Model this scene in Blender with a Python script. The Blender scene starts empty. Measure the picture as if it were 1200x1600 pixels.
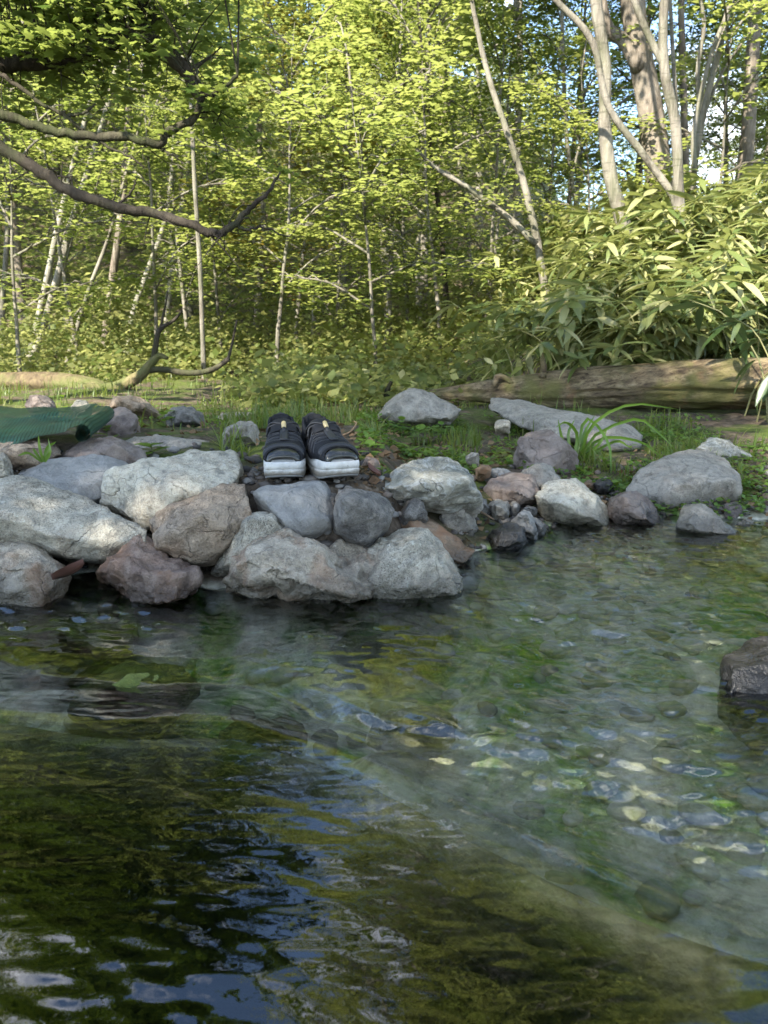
import bpy, bmesh, math, random
import numpy as np
from mathutils import Vector, Matrix

R = math.radians
random.seed(7)
rng = np.random.default_rng(7)
scene = bpy.context.scene
col = scene.collection

# ------------------------------------------------------------------ camera
CAM = np.array([0.0, 0.0, 0.55]); PITCH = R(13.1); FPX = 1200.0
cam_data = bpy.data.cameras.new('camera'); cam = bpy.data.objects.new('camera', cam_data); col.objects.link(cam)
cam.location = CAM; cam.rotation_euler = (math.pi/2 - PITCH, 0, 0)
cam_data.sensor_fit = 'HORIZONTAL'; cam_data.sensor_width = 26.0; cam_data.lens = 26.0
cam_data.clip_start = 0.02; cam_data.clip_end = 2000
cam_data.dof.use_dof = True; cam_data.dof.focus_distance = 1.75; cam_data.dof.aperture_fstop = 8.0
scene.camera = cam

# ------------------------------------------------------------------ sky, sun, exposure
SUN_EL = R(39); SUN_AZ = R(-144)          # azimuth measured from +Y (ahead) clockwise: the sun stands left, a little behind
sun_dir = Vector((math.sin(SUN_AZ)*math.cos(SUN_EL), math.cos(SUN_AZ)*math.cos(SUN_EL), math.sin(SUN_EL)))
world = bpy.data.worlds.new('World'); scene.world = world; world.use_nodes = True
wn = world.node_tree.nodes; wl = world.node_tree.links
for n in list(wn): wn.remove(n)
sky_t = wn.new('ShaderNodeTexSky'); sky_t.sky_type = 'NISHITA'; sky_t.sun_disc = False
sky_t.sun_elevation = SUN_EL; sky_t.sun_rotation = SUN_AZ; sky_t.air_density = 1.0; sky_t.dust_density = .35; sky_t.ozone_density = 2.0
bgn = wn.new('ShaderNodeBackground'); bgn.inputs[1].default_value = 0.13
wout = wn.new('ShaderNodeOutputWorld')
wc = wn.new('ShaderNodeTexCoord'); wnz = wn.new('ShaderNodeTexNoise')
wnz.inputs['Scale'].default_value = 3.2; wnz.inputs['Detail'].default_value = 6; wnz.inputs['Roughness'].default_value = .58
wr = wn.new('ShaderNodeValToRGB'); wr.color_ramp.elements[0].position = .52; wr.color_ramp.elements[1].position = .70
wm = wn.new('ShaderNodeMix'); wm.data_type = 'RGBA'
wm.inputs[7].default_value = (9, 9.1, 9.4, 1)
wl.new(wc.outputs['Generated'], wnz.inputs['Vector']); wl.new(wnz.outputs[0], wr.inputs[0])
wl.new(wr.outputs[0], wm.inputs[0]); wl.new(sky_t.outputs[0], wm.inputs[6])
wl.new(wm.outputs[2], bgn.inputs[0]); wl.new(bgn.outputs[0], wout.inputs[0])
sd = bpy.data.lights.new('sun', 'SUN'); sd.energy = 4.8; sd.angle = R(0.53); sd.color = (1.0, .93, .80)
sun = bpy.data.objects.new('sun', sd); col.objects.link(sun)
sun.rotation_euler = (-sun_dir).to_track_quat('-Z', 'Y').to_euler(); sun.location = (-20, -5, 30)
vs = scene.view_settings
vs.view_transform = 'Standard'; vs.look = 'None'; vs.gamma = 1.0; vs.use_curve_mapping = False; vs.exposure = 2.1
cy = scene.cycles
cy.max_bounces = 7; cy.diffuse_bounces = 3; cy.glossy_bounces = 3; cy.transmission_bounces = 5; cy.transparent_max_bounces = 10
cy.use_denoising = True; cy.sample_clamp_indirect = 6.0; cy.caustics_reflective = False; cy.caustics_refractive = True
cy.use_adaptive_sampling = True; cy.adaptive_threshold = 0.015

# ------------------------------------------------------------------ pixel helpers (photograph pixels, 1200 x 1600)
_f = np.array([0, math.cos(PITCH), -math.sin(PITCH)]); _u = np.array([0, math.sin(PITCH), math.cos(PITCH)]); _r = np.array([1., 0, 0])
def ray(px, py): return _f + _r*(px-600)/FPX + _u*(800-py)/FPX
def P(px, py, Y):
    d = ray(px, py); return CAM + d*(Y/d[1])
def G(px, py, z=0.0):
    d = ray(px, py); return CAM + d*((z-CAM[2])/d[2])
def wpx(w, Y): return w*Y/FPX          # pixels to metres at depth Y

# ------------------------------------------------------------------ numpy noise
def _hash(i, j, k, s):
    n = (i*374761393 + j*668265263 + k*2147483647 + s*1274126177) & 0xffffffff
    n = ((n ^ (n >> 13))*1274126177) & 0xffffffff
    n = ((n ^ (n >> 16))*2246822519) & 0xffffffff
    return ((n ^ (n >> 15)) & 0xffff)/32767.5 - 1.0
def vnoise(p, s=0):
    p = np.asarray(p, float); f = np.floor(p); i = f.astype(np.int64); t = p - f; t = t*t*t*(t*(t*6-15)+10)
    o = 0
    for a in (0, 1):
        for b in (0, 1):
            for c in (0, 1):
                w = (t[:, 0] if a else 1-t[:, 0])*(t[:, 1] if b else 1-t[:, 1])*(t[:, 2] if c else 1-t[:, 2])
                o = o + w*_hash(i[:, 0]+a, i[:, 1]+b, i[:, 2]+c, s)
    return o
def fbm(p, octv=4, s=0, gain=.5):
    o = 0; a = 1; q = np.array(p, float)
    for k in range(octv):
        o = o + a*vnoise(q, s+k); q = q*2.03 + 7.1; a *= gain
    return o
def sstep(a, b, x):
    t = np.clip((x-a)/(b-a), 0, 1); return t*t*(3-2*t)

# ------------------------------------------------------------------ object helpers
def tag(o, label=None, cat=None, group=None, kind=None):
    if label: o['label'] = label
    if cat: o['category'] = cat
    if group: o['group'] = group
    if kind: o['kind'] = kind
    return o
def mesh_data(name, v, f, mat=None, smooth=False):
    me = bpy.data.meshes.new(name)
    v = np.asarray(v, np.float32).reshape(-1, 3)
    if isinstance(f, np.ndarray):
        n, k = f.shape
        me.vertices.add(len(v)); me.vertices.foreach_set('co', v.ravel())
        me.loops.add(n*k); me.loops.foreach_set('vertex_index', f.astype(np.int32).ravel())
        me.polygons.add(n); me.polygons.foreach_set('loop_start', np.arange(0, n*k, k, dtype=np.int32))
        me.update(calc_edges=True); me.validate()
    else:
        me.from_pydata([tuple(map(float, a)) for a in v], [], [tuple(int(q) for q in a) for a in f]); me.update()
    if smooth: me.polygons.foreach_set('use_smooth', np.ones(len(me.polygons), bool))
    if mat: me.materials.append(mat)
    return me
def link(name, me, parent=None, loc=None, rot=None, scale=None):
    o = bpy.data.objects.new(name, me); col.objects.link(o)
    if parent: o.parent = parent
    if loc is not None: o.location = loc
    if rot is not None: o.rotation_euler = rot
    if scale is not None: o.scale = scale if hasattr(scale, '__len__') else (scale,)*3
    return o
def empty(name, loc, rot=None, scale=None):
    o = link(name, None, None, loc, rot, scale); o.empty_display_size = .1; return o
class MB:
    """collects pieces into one mesh"""
    def __init__(s): s.v = []; s.f = []; s.n = 0
    def add(s, v, f):
        v = np.asarray(v, float).reshape(-1, 3); s.v.append(v)
        for a in f: s.f.append([int(q)+s.n for q in a])
        s.n += len(v)
    def data(s, name, mat, smooth=True, off=None):
        v = np.concatenate(s.v)
        if off is not None: v = v - np.asarray(off)
        return mesh_data(name, v, s.f, mat, smooth)
def tube(pts, rad, seg=8, cap=True, rough=0, seed=0, flat=1.0):
    pts = np.asarray(pts, float); n = len(pts); rad = np.broadcast_to(np.asarray(rad, float), (n,))
    t = np.gradient(pts, axis=0); t /= np.linalg.norm(t, axis=1)[:, None]+1e-9
    ref = np.array([0, 0, 1.]) if abs(t[0, 2]) < .8 else np.array([1., 0, 0])
    v = []
    a = np.arange(seg)/seg*2*math.pi
    nrm = np.cross(t[0], ref); nrm /= np.linalg.norm(nrm)
    for i in range(n):
        nrm = nrm - t[i]*np.dot(nrm, t[i]); nrm /= np.linalg.norm(nrm)+1e-9
        b = np.cross(t[i], nrm)
        v.append(pts[i] + rad[i]*(np.cos(a)[:, None]*nrm + flat*np.sin(a)[:, None]*b))
    v = np.concatenate(v)
    if rough:
        c = np.repeat(pts, seg, axis=0); d = v-c
        rr = np.linalg.norm(d, axis=1)[:, None]
        nz = fbm(v/np.maximum(rad.mean()*1.3, .004)+seed*3.7, 3, seed)
        v = c + d*(1+rough*nz[:, None])
    f = []
    for i in range(n-1):
        for j in range(seg):
            k = (j+1) % seg; f.append((i*seg+j, i*seg+k, (i+1)*seg+k, (i+1)*seg+j))
    if cap:
        f.append(tuple(range(seg))[::-1]); f.append(tuple((n-1)*seg+j for j in range(seg)))
    return v, f
def smooth_path(pts, n):
    pts = np.asarray(pts, float); m = len(pts)
    ex = np.vstack([2*pts[0]-pts[1], pts, 2*pts[-1]-pts[-2]])
    out = []
    for q in np.linspace(0, m-1-1e-6, n):
        i = int(q); t = q-i; p0, p1, p2, p3 = ex[i], ex[i+1], ex[i+2], ex[i+3]
        out.append(.5*((2*p1)+(-p0+p2)*t+(2*p0-5*p1+4*p2-p3)*t*t+(-p0+3*p1-3*p2+p3)*t**3))
    return np.array(out)
def resample(vals, n): return np.interp(np.linspace(0, 1, n), np.linspace(0, 1, len(vals)), vals)
def scatter(tv, tf, pos, X, Yv, Z, sc):
    """copies of a template (tv, tf) at pos with axes X,Y,Z (N,3) and scale; one array"""
    n = len(pos); k = len(tv)
    sc = np.broadcast_to(np.asarray(sc, float), (n,))
    v = pos[:, None, :] + sc[:, None, None]*(tv[None, :, 0, None]*X[:, None, :] + tv[None, :, 1, None]*Yv[:, None, :] + tv[None, :, 2, None]*Z[:, None, :])
    f = tf[None, :, :] + (np.arange(n)*k)[:, None, None]
    return v.reshape(-1, 3), f.reshape(-1, tf.shape[1])
def unit(a): return a/(np.linalg.norm(a, axis=-1, keepdims=True)+1e-9)

# ------------------------------------------------------------------ materials
class NT:
    def __init__(s, name):
        s.m = bpy.data.materials.new(name); s.m.use_nodes = True; s.t = s.m.node_tree
        for n in list(s.t.nodes): s.t.nodes.remove(n)
        s.out = s.n('ShaderNodeOutputMaterial')
    def n(s, typ, **kw):
        o = s.t.nodes.new(typ)
        for k, v in kw.items(): setattr(o, k, v)
        return o
    def l(s, a, b): s.t.links.new(a, b)
    def coord(s, kind='Object'): return s.n('ShaderNodeTexCoord').outputs[kind]
    def noise(s, vec, scale, detail=4, rough=.55, dist=0):
        o = s.n('ShaderNodeTexNoise'); o.inputs['Scale'].default_value = scale; o.inputs['Detail'].default_value = detail
        o.inputs['Roughness'].default_value = rough; o.inputs['Distortion'].default_value = dist
        if vec is not None: s.l(vec, o.inputs['Vector'])
        return o.outputs[0]
    def voro(s, vec, scale, feature='F1'):
        o = s.n('ShaderNodeTexVoronoi', feature=feature); o.inputs['Scale'].default_value = scale
        s.l(vec, o.inputs['Vector']); return o.outputs['Distance']
    def ramp(s, fac, stops):
        o = s.n('ShaderNodeValToRGB'); cr = o.color_ramp
        while len(cr.elements) < len(stops): cr.elements.new(.5)
        for e, (p, c) in zip(cr.elements, stops):
            e.position = p; e.color = (c, c, c, 1) if not hasattr(c, '__len__') else (*c, 1)
        s.l(fac, o.inputs[0]); return o.outputs[0]
    def mix(s, fac, a, b, blend='MIX'):
        o = s.n('ShaderNodeMix', data_type='RGBA', blend_type=blend)
        for inp, v in ((0, fac), (6, a), (7, b)):
            if hasattr(v, 'links'): s.l(v, o.inputs[inp])
            elif inp == 0: o.inputs[0].default_value = v
            else: o.inputs[inp].default_value = (*v, 1)
        return o.outputs[2]
    def math(s, op, a, b=0.0):
        o = s.n('ShaderNodeMath', operation=op)
        for i, v in enumerate((a, b)):
            if hasattr(v, 'links'): s.l(v, o.inputs[i])
            else: o.inputs[i].default_value = v
        return o.outputs[0]
    def bump(s, h, strength=.3, dist=.01, normal=None):
        o = s.n('ShaderNodeBump'); o.inputs['Strength'].default_value = strength; o.inputs['Distance'].default_value = dist
        s.l(h, o.inputs['Height'])
        if normal is not None: s.l(normal, o.inputs['Normal'])
        return o.outputs[0]
    def pbr(s, base, rough=.7, normal=None, spec=.5, metal=0.0, coat=0.0):
        o = s.n('ShaderNodeBsdfPrincipled')
        for nm, v in (('Base Color', base), ('Roughness', rough), ('Specular IOR Level', spec), ('Metallic', metal), ('Coat Weight', coat)):
            if hasattr(v, 'links'): s.l(v, o.inputs[nm])
            elif nm == 'Base Color': o.inputs[nm].default_value = (*v, 1)
            else: o.inputs[nm].default_value = v
        if normal is not None: s.l(normal, o.inputs['Normal'])
        return o.outputs[0]
    def end(s, sh): s.l(sh, s.out.inputs[0]); return s.m

def m_rock(name, dark, mid, light, *a_, **k_):
    wm_ = lambda c: (c[0]*1.05, c[1]*.965, c[2]*.83)
    return _m_rock(name, wm_(dark), wm_(mid), wm_(light), *a_, **k_)
def _m_rock(name, dark, mid, light, speck=1.0, rust=0.0, wet=True, lichen=0.0, pit=.5, veins=0.0):
    t = NT(name); c = t.coord(); g = t.coord('Object')
    oi = t.n('ShaderNodeObjectInfo')
    off = t.n('ShaderNodeVectorMath', operation='ADD'); t.l(c, off.inputs[0])
    sc = t.n('ShaderNodeVectorMath', operation='SCALE'); sc.inputs[0].default_value = (37., 17., 91.); t.l(oi.outputs['Random'], sc.inputs['Scale'])
    t.l(sc.outputs[0], off.inputs[1]); v = off.outputs[0]
    big = t.noise(v, 7, 5, .6); fine = t.noise(v, 95, 3, .7); grain = t.noise(v, 330, 2, .7); med = t.noise(v, 28, 5, .65, .6)
    base = t.ramp(med, [(.28, dark), (.5, mid), (.72, light)])
    base = t.mix(t.ramp(big, [(.42, 0.), (.62, .6)]), base, light)
    base = t.mix(t.ramp(t.noise(v, 55, 4, .75), [(.34, .62*min(1, speck)), (.5, 0.)]), base, tuple(x*.45 for x in dark))
    gsp = t.ramp(grain, [(.36, 1.), (.47, 0.)])
    base = t.mix(t.math('MULTIPLY', t.math('MULTIPLY', gsp, t.ramp(big, [(.35, 1.), (.6, .25)])), .8*speck), base, tuple(x*.28 for x in dark))
    lsp = t.ramp(fine, [(.58, 0.), (.72, 1.)])
    base = t.mix(t.math('MULTIPLY', lsp, .5*speck), base, tuple(min(.62, x*1.45) for x in light))
    if rust:
        rn = t.ramp(t.noise(v, 9, 4, .6, .8), [(.5, 0.), (.66, rust)])
        base = t.mix(rn, base, (.23, .115, .055))
    if lichen:
        ln = t.ramp(t.noise(v, 14, 6, .7, 1.2), [(.56, 0.), (.62, lichen)])
        base = t.mix(ln, base, (.10, .105, .10))
    if veins:
        vn = t.ramp(t.noise(v, 5, 6, .6, 2.5), [(.47, 0.), (.5, veins), (.53, 0.)])
        base = t.mix(vn, base, (.5, .5, .47))
    ck = t.n('ShaderNodeTexVoronoi', feature='DISTANCE_TO_EDGE'); ck.inputs['Scale'].default_value = 5.0
    wv_ = t.n('ShaderNodeVectorMath', operation='MULTIPLY_ADD'); nzc = t.n('ShaderNodeTexNoise'); nzc.inputs['Scale'].default_value = 9; nzc.inputs['Detail'].default_value = 5; t.l(v, nzc.inputs['Vector'])
    t.l(nzc.outputs[1], wv_.inputs[0]); wv_.inputs[1].default_value = (.16, .16, .16); t.l(v, wv_.inputs[2]); t.l(wv_.outputs[0], ck.inputs['Vector'])
    crack = t.math('MULTIPLY', t.ramp(ck.outputs['Distance'], [(.0, 1.), (.010, 0.)]), t.ramp(big, [(.46, 0.), (.56, 1.)]))
    base = t.mix(t.math('MULTIPLY', crack, .35), base, tuple(x*.3 for x in dark))
    # moss film and water line: wet band just above the stream surface
    rough = .82
    geo = t.n('ShaderNodeNewGeometry'); sx = t.n('ShaderNodeSeparateXYZ'); t.l(geo.outputs['Position'], sx.inputs[0])
    if wet:
        h = t.math('ADD', sx.outputs[2], t.math('MULTIPLY', t.noise(g, 16, 4), -.05))
        wv = t.ramp(h, [(.0, 1.), (.05, 0.)])
        dk = t.mix(.62, base, tuple(x*.18 for x in dark))
        base = t.mix(wv, base, dk)
        o = t.n('ShaderNodeMapRange'); t.l(wv, o.inputs[0]); o.inputs[3].default_value = .82; o.inputs[4].default_value = .22; rough = o.outputs[0]
    pits = t.ramp(t.voro(v, 120), [(.0, 0.), (.33, 1.)])
    hgt = t.math('ADD', t.math('MULTIPLY', pits, .22*pit), t.math('ADD', t.math('MULTIPLY', fine, .7), t.math('MULTIPLY', med, 1.5)))
    hgt = t.math('ADD', hgt, t.math('MULTIPLY', grain, .22))
    hgt = t.math('SUBTRACT', hgt, t.math('MULTIPLY', crack, .5))
    return t.end(t.pbr(base, rough, t.bump(hgt, .95, .007), .35))

def m_bark(name, a, b, c3, moss=0.0, scale=1.0, lent=0.0):
    t = NT(name); c = t.coord()
    mp = t.n('ShaderNodeMapping'); mp.inputs['Scale'].default_value = (9*scale, 9*scale, 1.6*scale); t.l(c, mp.inputs[0])
    n1 = t.noise(mp.outputs[0], 3, 6, .65, .6); n2 = t.noise(c, 2.1*scale, 4)
    base = t.ramp(n1, [(.3, a), (.52, b), (.72, c3)])
    base = t.mix(t.ramp(n2, [(.45, 0.), (.65, .55)]), base, tuple(x*1.25 for x in c3))
    if lent:
        m2 = t.n('ShaderNodeMapping'); m2.inputs['Scale'].default_value = (3, 3, 22); t.l(c, m2.inputs[0])
        base = t.mix(t.ramp(t.noise(m2.outputs[0], 2.5, 3), [(.58, 0.), (.66, lent)]), base, tuple(x*.4 for x in a))
    if moss:
        base = t.mix(t.ramp(t.noise(c, 2.6*scale, 5, .65), [(.46, 0.), (.62, moss)]), base, (.06, .085, .02))
    return t.end(t.pbr(base, .9, t.bump(n1, .8, .02), .2))

def m_leaf(name, c1, c2, c3, trans, tw=.45, rough=.45, spec=.45, rnd='island'):
    t = NT(name)
    if rnd == 'island': r = t.n('ShaderNodeNewGeometry').outputs['Random Per Island']
    else: r = t.n('ShaderNodeObjectInfo').outputs['Random']
    base = t.ramp(r, [(.0, c1), (.5, c2), (1., c3)])
    p = t.pbr(base, rough, None, spec)
    tr = t.n('ShaderNodeBsdfTranslucent'); tcol = t.mix(.75, base, trans); t.l(tcol, tr.inputs[0])
    mx = t.n('ShaderNodeMixShader'); mx.inputs[0].default_value = tw; t.l(p, mx.inputs[1]); t.l(tr.outputs[0], mx.inputs[2])
    return t.end(mx.outputs[0])

def m_plain(name, base, rough=.6, spec=.4, bscale=0, bstr=.3, bd=.002, metal=0, var=.15, coat=0.0):
    t = NT(name); c = t.coord(); n = t.noise(c, 35, 4, .6)
    b = t.mix(t.ramp(n, [(.3, 0.), (.7, 1.)]), tuple(x*(1-var) for x in base), tuple(x*(1+var) for x in base))
    nm = t.bump(t.noise(c, bscale, 3), bstr, bd) if bscale else None
    return t.end(t.pbr(b, rough, nm, spec, metal, coat))

ROCK = {
 'pale':   m_rock('rock_pale', (.19, .185, .165), (.34, .335, .305), (.47, .465, .43), 1.2, .15, pit=.8, lichen=.35),
 'white':  m_rock('rock_white', (.28, .275, .25), (.42, .415, .375), (.53, .525, .48), .9, .12, pit=.4, lichen=.55),
 'blue':   m_rock('rock_blue_grey', (.15, .155, .165), (.22, .23, .245), (.30, .31, .325), .35, .0, pit=.25, lichen=.25),
 'brown':  m_rock('rock_brown', (.125, .10, .082), (.235, .195, .16), (.33, .285, .24), 1.3, .35, pit=1.0),
 'red':    m_rock('rock_reddish', (.085, .062, .055), (.17, .13, .118), (.28, .235, .215), .7, .45, pit=.3),
 'purple': m_rock('rock_purple', (.085, .072, .072), (.165, .142, .14), (.25, .225, .22), .5, .15, pit=.3),
 'dark':   m_rock('rock_dark', (.055, .056, .06), (.12, .122, .128), (.22, .222, .225), .9, .0, pit=.7),
 'black':  m_rock('rock_black', (.016, .017, .018), (.04, .041, .044), (.09, .09, .095), .6, .0, pit=.5),
 'grey':   m_rock('rock_grey', (.14, .138, .13), (.235, .23, .218), (.34, .335, .32), .8, .1, pit=.5, lichen=.2),
 'layer':  m_rock('rock_layered', (.12, .128, .12), (.22, .23, .215), (.36, .37, .345), .7, .05, pit=.4, lichen=.7, veins=.5),
 'rust':   m_rock('rock_rusty', (.09, .065, .045), (.175, .13, .095), (.26, .205, .16), .5, .6, pit=.3),
 'boulder': m_rock('rock_boulder', (.15, .135, .115), (.29, .27, .235), (.43, .41, .375), .9, .55, pit=.9, lichen=.2),
}
MAT = {}
MAT['bark_dark'] = m_bark('bark_dark', (.010, .008, .006), (.03, .024, .018), (.065, .054, .041), .3)
MAT['bark_grey'] = m_bark('bark_grey', (.055, .048, .04), (.14, .125, .10), (.25, .23, .19), .3, lent=.4)
MAT['bark_pale'] = m_bark('bark_pale', (.10, .088, .07), (.20, .183, .15), (.31, .29, .245), .2, lent=.5)
MAT['bark_rough'] = m_bark('bark_rough', (.045, .036, .028), (.14, .115, .09), (.25, .215, .175), .1, 1.3)
MAT['log_moss'] = m_bark('log_mossy', (.04, .028, .018), (.105, .078, .046), (.17, .135, .07), .7)
MAT['leaf_a'] = m_leaf('leaf_green', (.045, .085, .014), (.07, .12, .018), (.105, .14, .03), (.38, .45, .10), .5)
MAT['leaf_b'] = m_leaf('leaf_yellow_green', (.07, .125, .02), (.10, .16, .03), (.15, .17, .045), (.46, .50, .13), .55)
MAT['leaf_c'] = m_leaf('leaf_dark_green', (.03, .062, .014), (.045, .085, .016), (.07, .11, .02), (.16, .24, .025), .4)
MAT['leaf_gold'] = m_leaf('leaf_gold', (.16, .14, .02), (.24, .19, .02), (.28, .14, .02), (.6, .42, .04), .5)
MAT['leaf_far'] = m_leaf('leaf_far', (.06, .09, .022), (.10, .13, .03), (.17, .175, .07), (.48, .49, .17), .5)
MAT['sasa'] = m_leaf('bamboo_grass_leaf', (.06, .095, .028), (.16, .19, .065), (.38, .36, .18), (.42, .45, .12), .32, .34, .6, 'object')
MAT['sasa_i'] = m_leaf('bamboo_grass_leaf_mass', (.06, .095, .028), (.16, .19, .065), (.36, .34, .17), (.42, .45, .12), .32, .36, .6)
MAT['culm'] = m_plain('bamboo_culm', (.19, .18, .075), .5)
MAT['grass'] = m_leaf('grass_blade', (.06, .105, .02), (.095, .145, .025), (.17, .17, .06), (.30, .36, .04), .4)
MAT['weed'] = m_leaf('weed_leaf', (.055, .12, .018), (.085, .165, .022), (.12, .20, .03), (.28, .42, .04), .35, .4, .5, 'object')
MAT['weed_i'] = m_leaf('weed_leaf_mass', (.055, .12, .018), (.085, .16, .022), (.13, .19, .035), (.28, .40, .04), .35)
MAT['stem'] = m_plain('weed_stem', (.09, .13, .03), .6)
MAT['twig'] = m_plain('dry_twig', (.13, .09, .055), .8, bscale=60)
MAT['litter'] = m_leaf('leaf_litter', (.09, .055, .03), (.17, .11, .06), (.26, .17, .09), (.2, .12, .05), .15, .8, .2)

# ------------------------------------------------------------------ terrain height
SHORE_PX = [(-260, 930), (0, 900), (140, 890), (320, 905), (500, 920), (600, 910), (715, 890), (745, 862), (830, 835), (940, 806), (1050, 804), (1200, 812), (1400, 820)]
_sp = np.array([G(a, b, 0.) for a, b in SHORE_PX])
def shore(x): return np.interp(x, _sp[:, 0], _sp[:, 1])
LIP_PX = [(-300, 1075), (0, 1090), (180, 1105), (350, 1110), (520, 1175), (700, 1260), (900, 1345), (1200, 1445), (1500, 1520)]
_lp = smooth_path([G(a, b, 0.02) for a, b in LIP_PX], 80)
def lipd(x, y): return (y - np.interp(x, _lp[:, 0], _lp[:, 1]))*.88       # >0 on the stream side
def H(x, y):
    x = np.asarray(x, float); y = np.asarray(y, float)
    p3 = np.stack([x, y, x*0], -1).reshape(-1, 3)
    nz = fbm(p3*1.7, 4, 11).reshape(x.shape)*(1-.85*sstep(8, 14, np.hypot(x, y))); nf = fbm(p3*9, 3, 12).reshape(x.shape)
    d1 = y - shore(x) + .05*nz
    plat = .205 - .095*sstep(-.06, .10, x) - .055*sstep(.15, .6, x)
    land = plat*sstep(-.02, .26+.22*sstep(-.1, .15, x), d1) + .012*nz + .008*nf
    fl = np.exp(-(((x+.17)/.22)**2+((y-1.92)/.2)**2)**2); land = land*(1-fl) + .203*fl      # trodden spot where the shoes stand
    back = sstep(2.6, 4.3, y)
    land = land + (.13 - plat)*back
    land = land*(1-sstep(5, 9, y)) + (.10 + .06*nz)*sstep(5, 9, y)
    # right embankment under the bamboo grass
    emb = 1.12*sstep(.3, 2.9, x + .12*(y-5))*sstep(4.5, 7.0, y)
    land = land + emb
    # valley sides: hill straight ahead and left, open to the right
    az = x/np.maximum(y, 1.0)
    hill = np.clip(y-15, 0, 60)*.52*(1-sstep(.10, .30, az))
    hill = hill + np.clip(-x-9, 0, 60)*.42*sstep(2, 9, y)
    hill = 26*(1-np.exp(-hill/26))
    land = land + hill*(1+.18*fbm(p3*.07, 3, 14).reshape(x.shape))
    # stream bed and pool
    s = lipd(x, y)
    bed_stream = np.maximum(-.135, d1*.5 - .01) + .022*nf + .02*nz
    bed_stream = np.where(s < .12, np.minimum(bed_stream, -.012 - s*.85), bed_stream)
    bed_pool = -.012 + np.minimum(0, (s+.03))*11.0
    bed_pool = np.maximum(bed_pool, -.75) + .02*nz
    bed = np.where(s > 0, bed_stream, bed_pool)
    k = sstep(-.03, .05, d1)
    z = bed*(1-k) + land*k
    # banks around the pool behind the camera and at both ends
    side = np.maximum.reduce([sstep(-1.3, -2.2, y), sstep(-2.6, -3.4, x), sstep(5.0, 6.2, x)])
    z = np.where(d1 < .05, z*(1-side) + (.28+.08*nz)*side, z)
    return z
def H1(x, y): return float(H(np.array([x]), np.array([y]))[0])

def axis(lo, hi, c0, c1, fine, grow=1.09):
    a = list(np.arange(c0, c1, fine)); st = fine
    while a[-1] < hi: st *= grow; a.append(a[-1]+st)
    st = fine
    while a[0] > lo: st *= grow; a.insert(0, a[0]-st)
    return np.array(a)
def grid(xs, ys):
    nx, ny = len(xs), len(ys); X, Y = np.meshgrid(xs, ys)
    i = np.arange(nx*ny).reshape(ny, nx)
    f = np.stack([i[:-1, :-1], i[:-1, 1:], i[1:, 1:], i[1:, :-1]], -1).reshape(-1, 4)
    return X, Y, f

def m_ground():
    t = NT('ground'); g = t.n('ShaderNodeNewGeometry'); pos = g.outputs['Position']
    n1 = t.noise(pos, 3.0, 6, .65); n2 = t.noise(pos, 26, 5, .7); n3 = t.noise(pos, 1.1, 4); n4 = t.noise(pos, 160, 3, .7)
    soil = t.ramp(n2, [(.3, (.035, .026, .018)), (.5, (.085, .064, .044)), (.68, (.17, .135, .10))])
    moss = t.ramp(n2, [(.3, (.035, .05, .012)), (.6, (.085, .11, .022)), (.75, (.14, .15, .035))])
    base = t.mix(t.ramp(n1, [(.44, 0.), (.56, 1.)]), soil, moss)
    sz_ = t.n('ShaderNodeSeparateXYZ'); t.l(pos, sz_.inputs[0]); lo = t.n('ShaderNodeMapRange'); t.l(sz_.outputs[2], lo.inputs[0]); lo.inputs[1].default_value = .135; lo.inputs[2].default_value = .10; lo.inputs[4].default_value = .0
    lo2 = t.n('ShaderNodeMapRange'); t.l(sz_.outputs[1], lo2.inputs[0]); lo2.inputs[1].default_value = 2.1; lo2.inputs[2].default_value = 1.9
    base = t.mix(lo2.outputs[0], base, soil)
    # under water: grey gravel and algae
    bedg = t.ramp(n2, [(.28, (.13, .13, .10)), (.48, (.52, .51, .41)), (.62, (.72, .71, .60))])
    alg = t.ramp(n2, [(.3, (.03, .08, .008)), (.5, (.10, .26, .022)), (.7, (.22, .42, .05))])
    bed = t.mix(t.ramp(t.noise(pos, 4.2, 5, .62, .8), [(.46, 0.), (.60, 1.)]), bedg, alg)
    sx = t.n('ShaderNodeSeparateXYZ'); t.l(pos, sx.inputs[0])
    al = t.n('ShaderNodeAttribute'); al.attribute_name = 'lip'
    bed = t.mix(t.math('MULTIPLY', al.outputs['Fac'], .85), bed, t.ramp(n2, [(.3, (.05, .045, .015)), (.6, (.15, .135, .055)), (.75, (.26, .24, .13))]))   # brown algae along the lip
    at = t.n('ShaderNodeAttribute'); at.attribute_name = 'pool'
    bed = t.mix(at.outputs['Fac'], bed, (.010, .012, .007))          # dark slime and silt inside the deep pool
    uw = t.n('ShaderNodeMapRange'); t.l(sx.outputs[2], uw.inputs[0]); uw.inputs[1].default_value = .015; uw.inputs[2].default_value = -.01
    base = t.mix(uw.outputs[0], base, bed)
    hgt = t.math('ADD', n2, t.math('MULTIPLY', n4, .35))
    return t.end(t.pbr(base, .92, t.bump(hgt, .7, .02), .2))
MAT['ground'] = m_ground()
xs = axis(-320, 320, -2.0, 2.2, .02, 1.075); ys = axis(-320, 420, .2, 4.4, .02, 1.065)
ys = np.unique(np.concatenate([ys, np.arange(.70, 1.02, .008)]))
X, Y, F = grid(xs, ys)
Y = Y + (np.interp(X, _lp[:, 0], _lp[:, 1])-.85)*np.exp(-((Y-.85)/.8)**2)          # rows run along the lip of the pool
Z = H(X, Y)
ground = link('ground', mesh_data('ground', np.stack([X, Y, Z], -1), F, MAT['ground'], True)); tag(ground, kind='structure')
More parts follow.
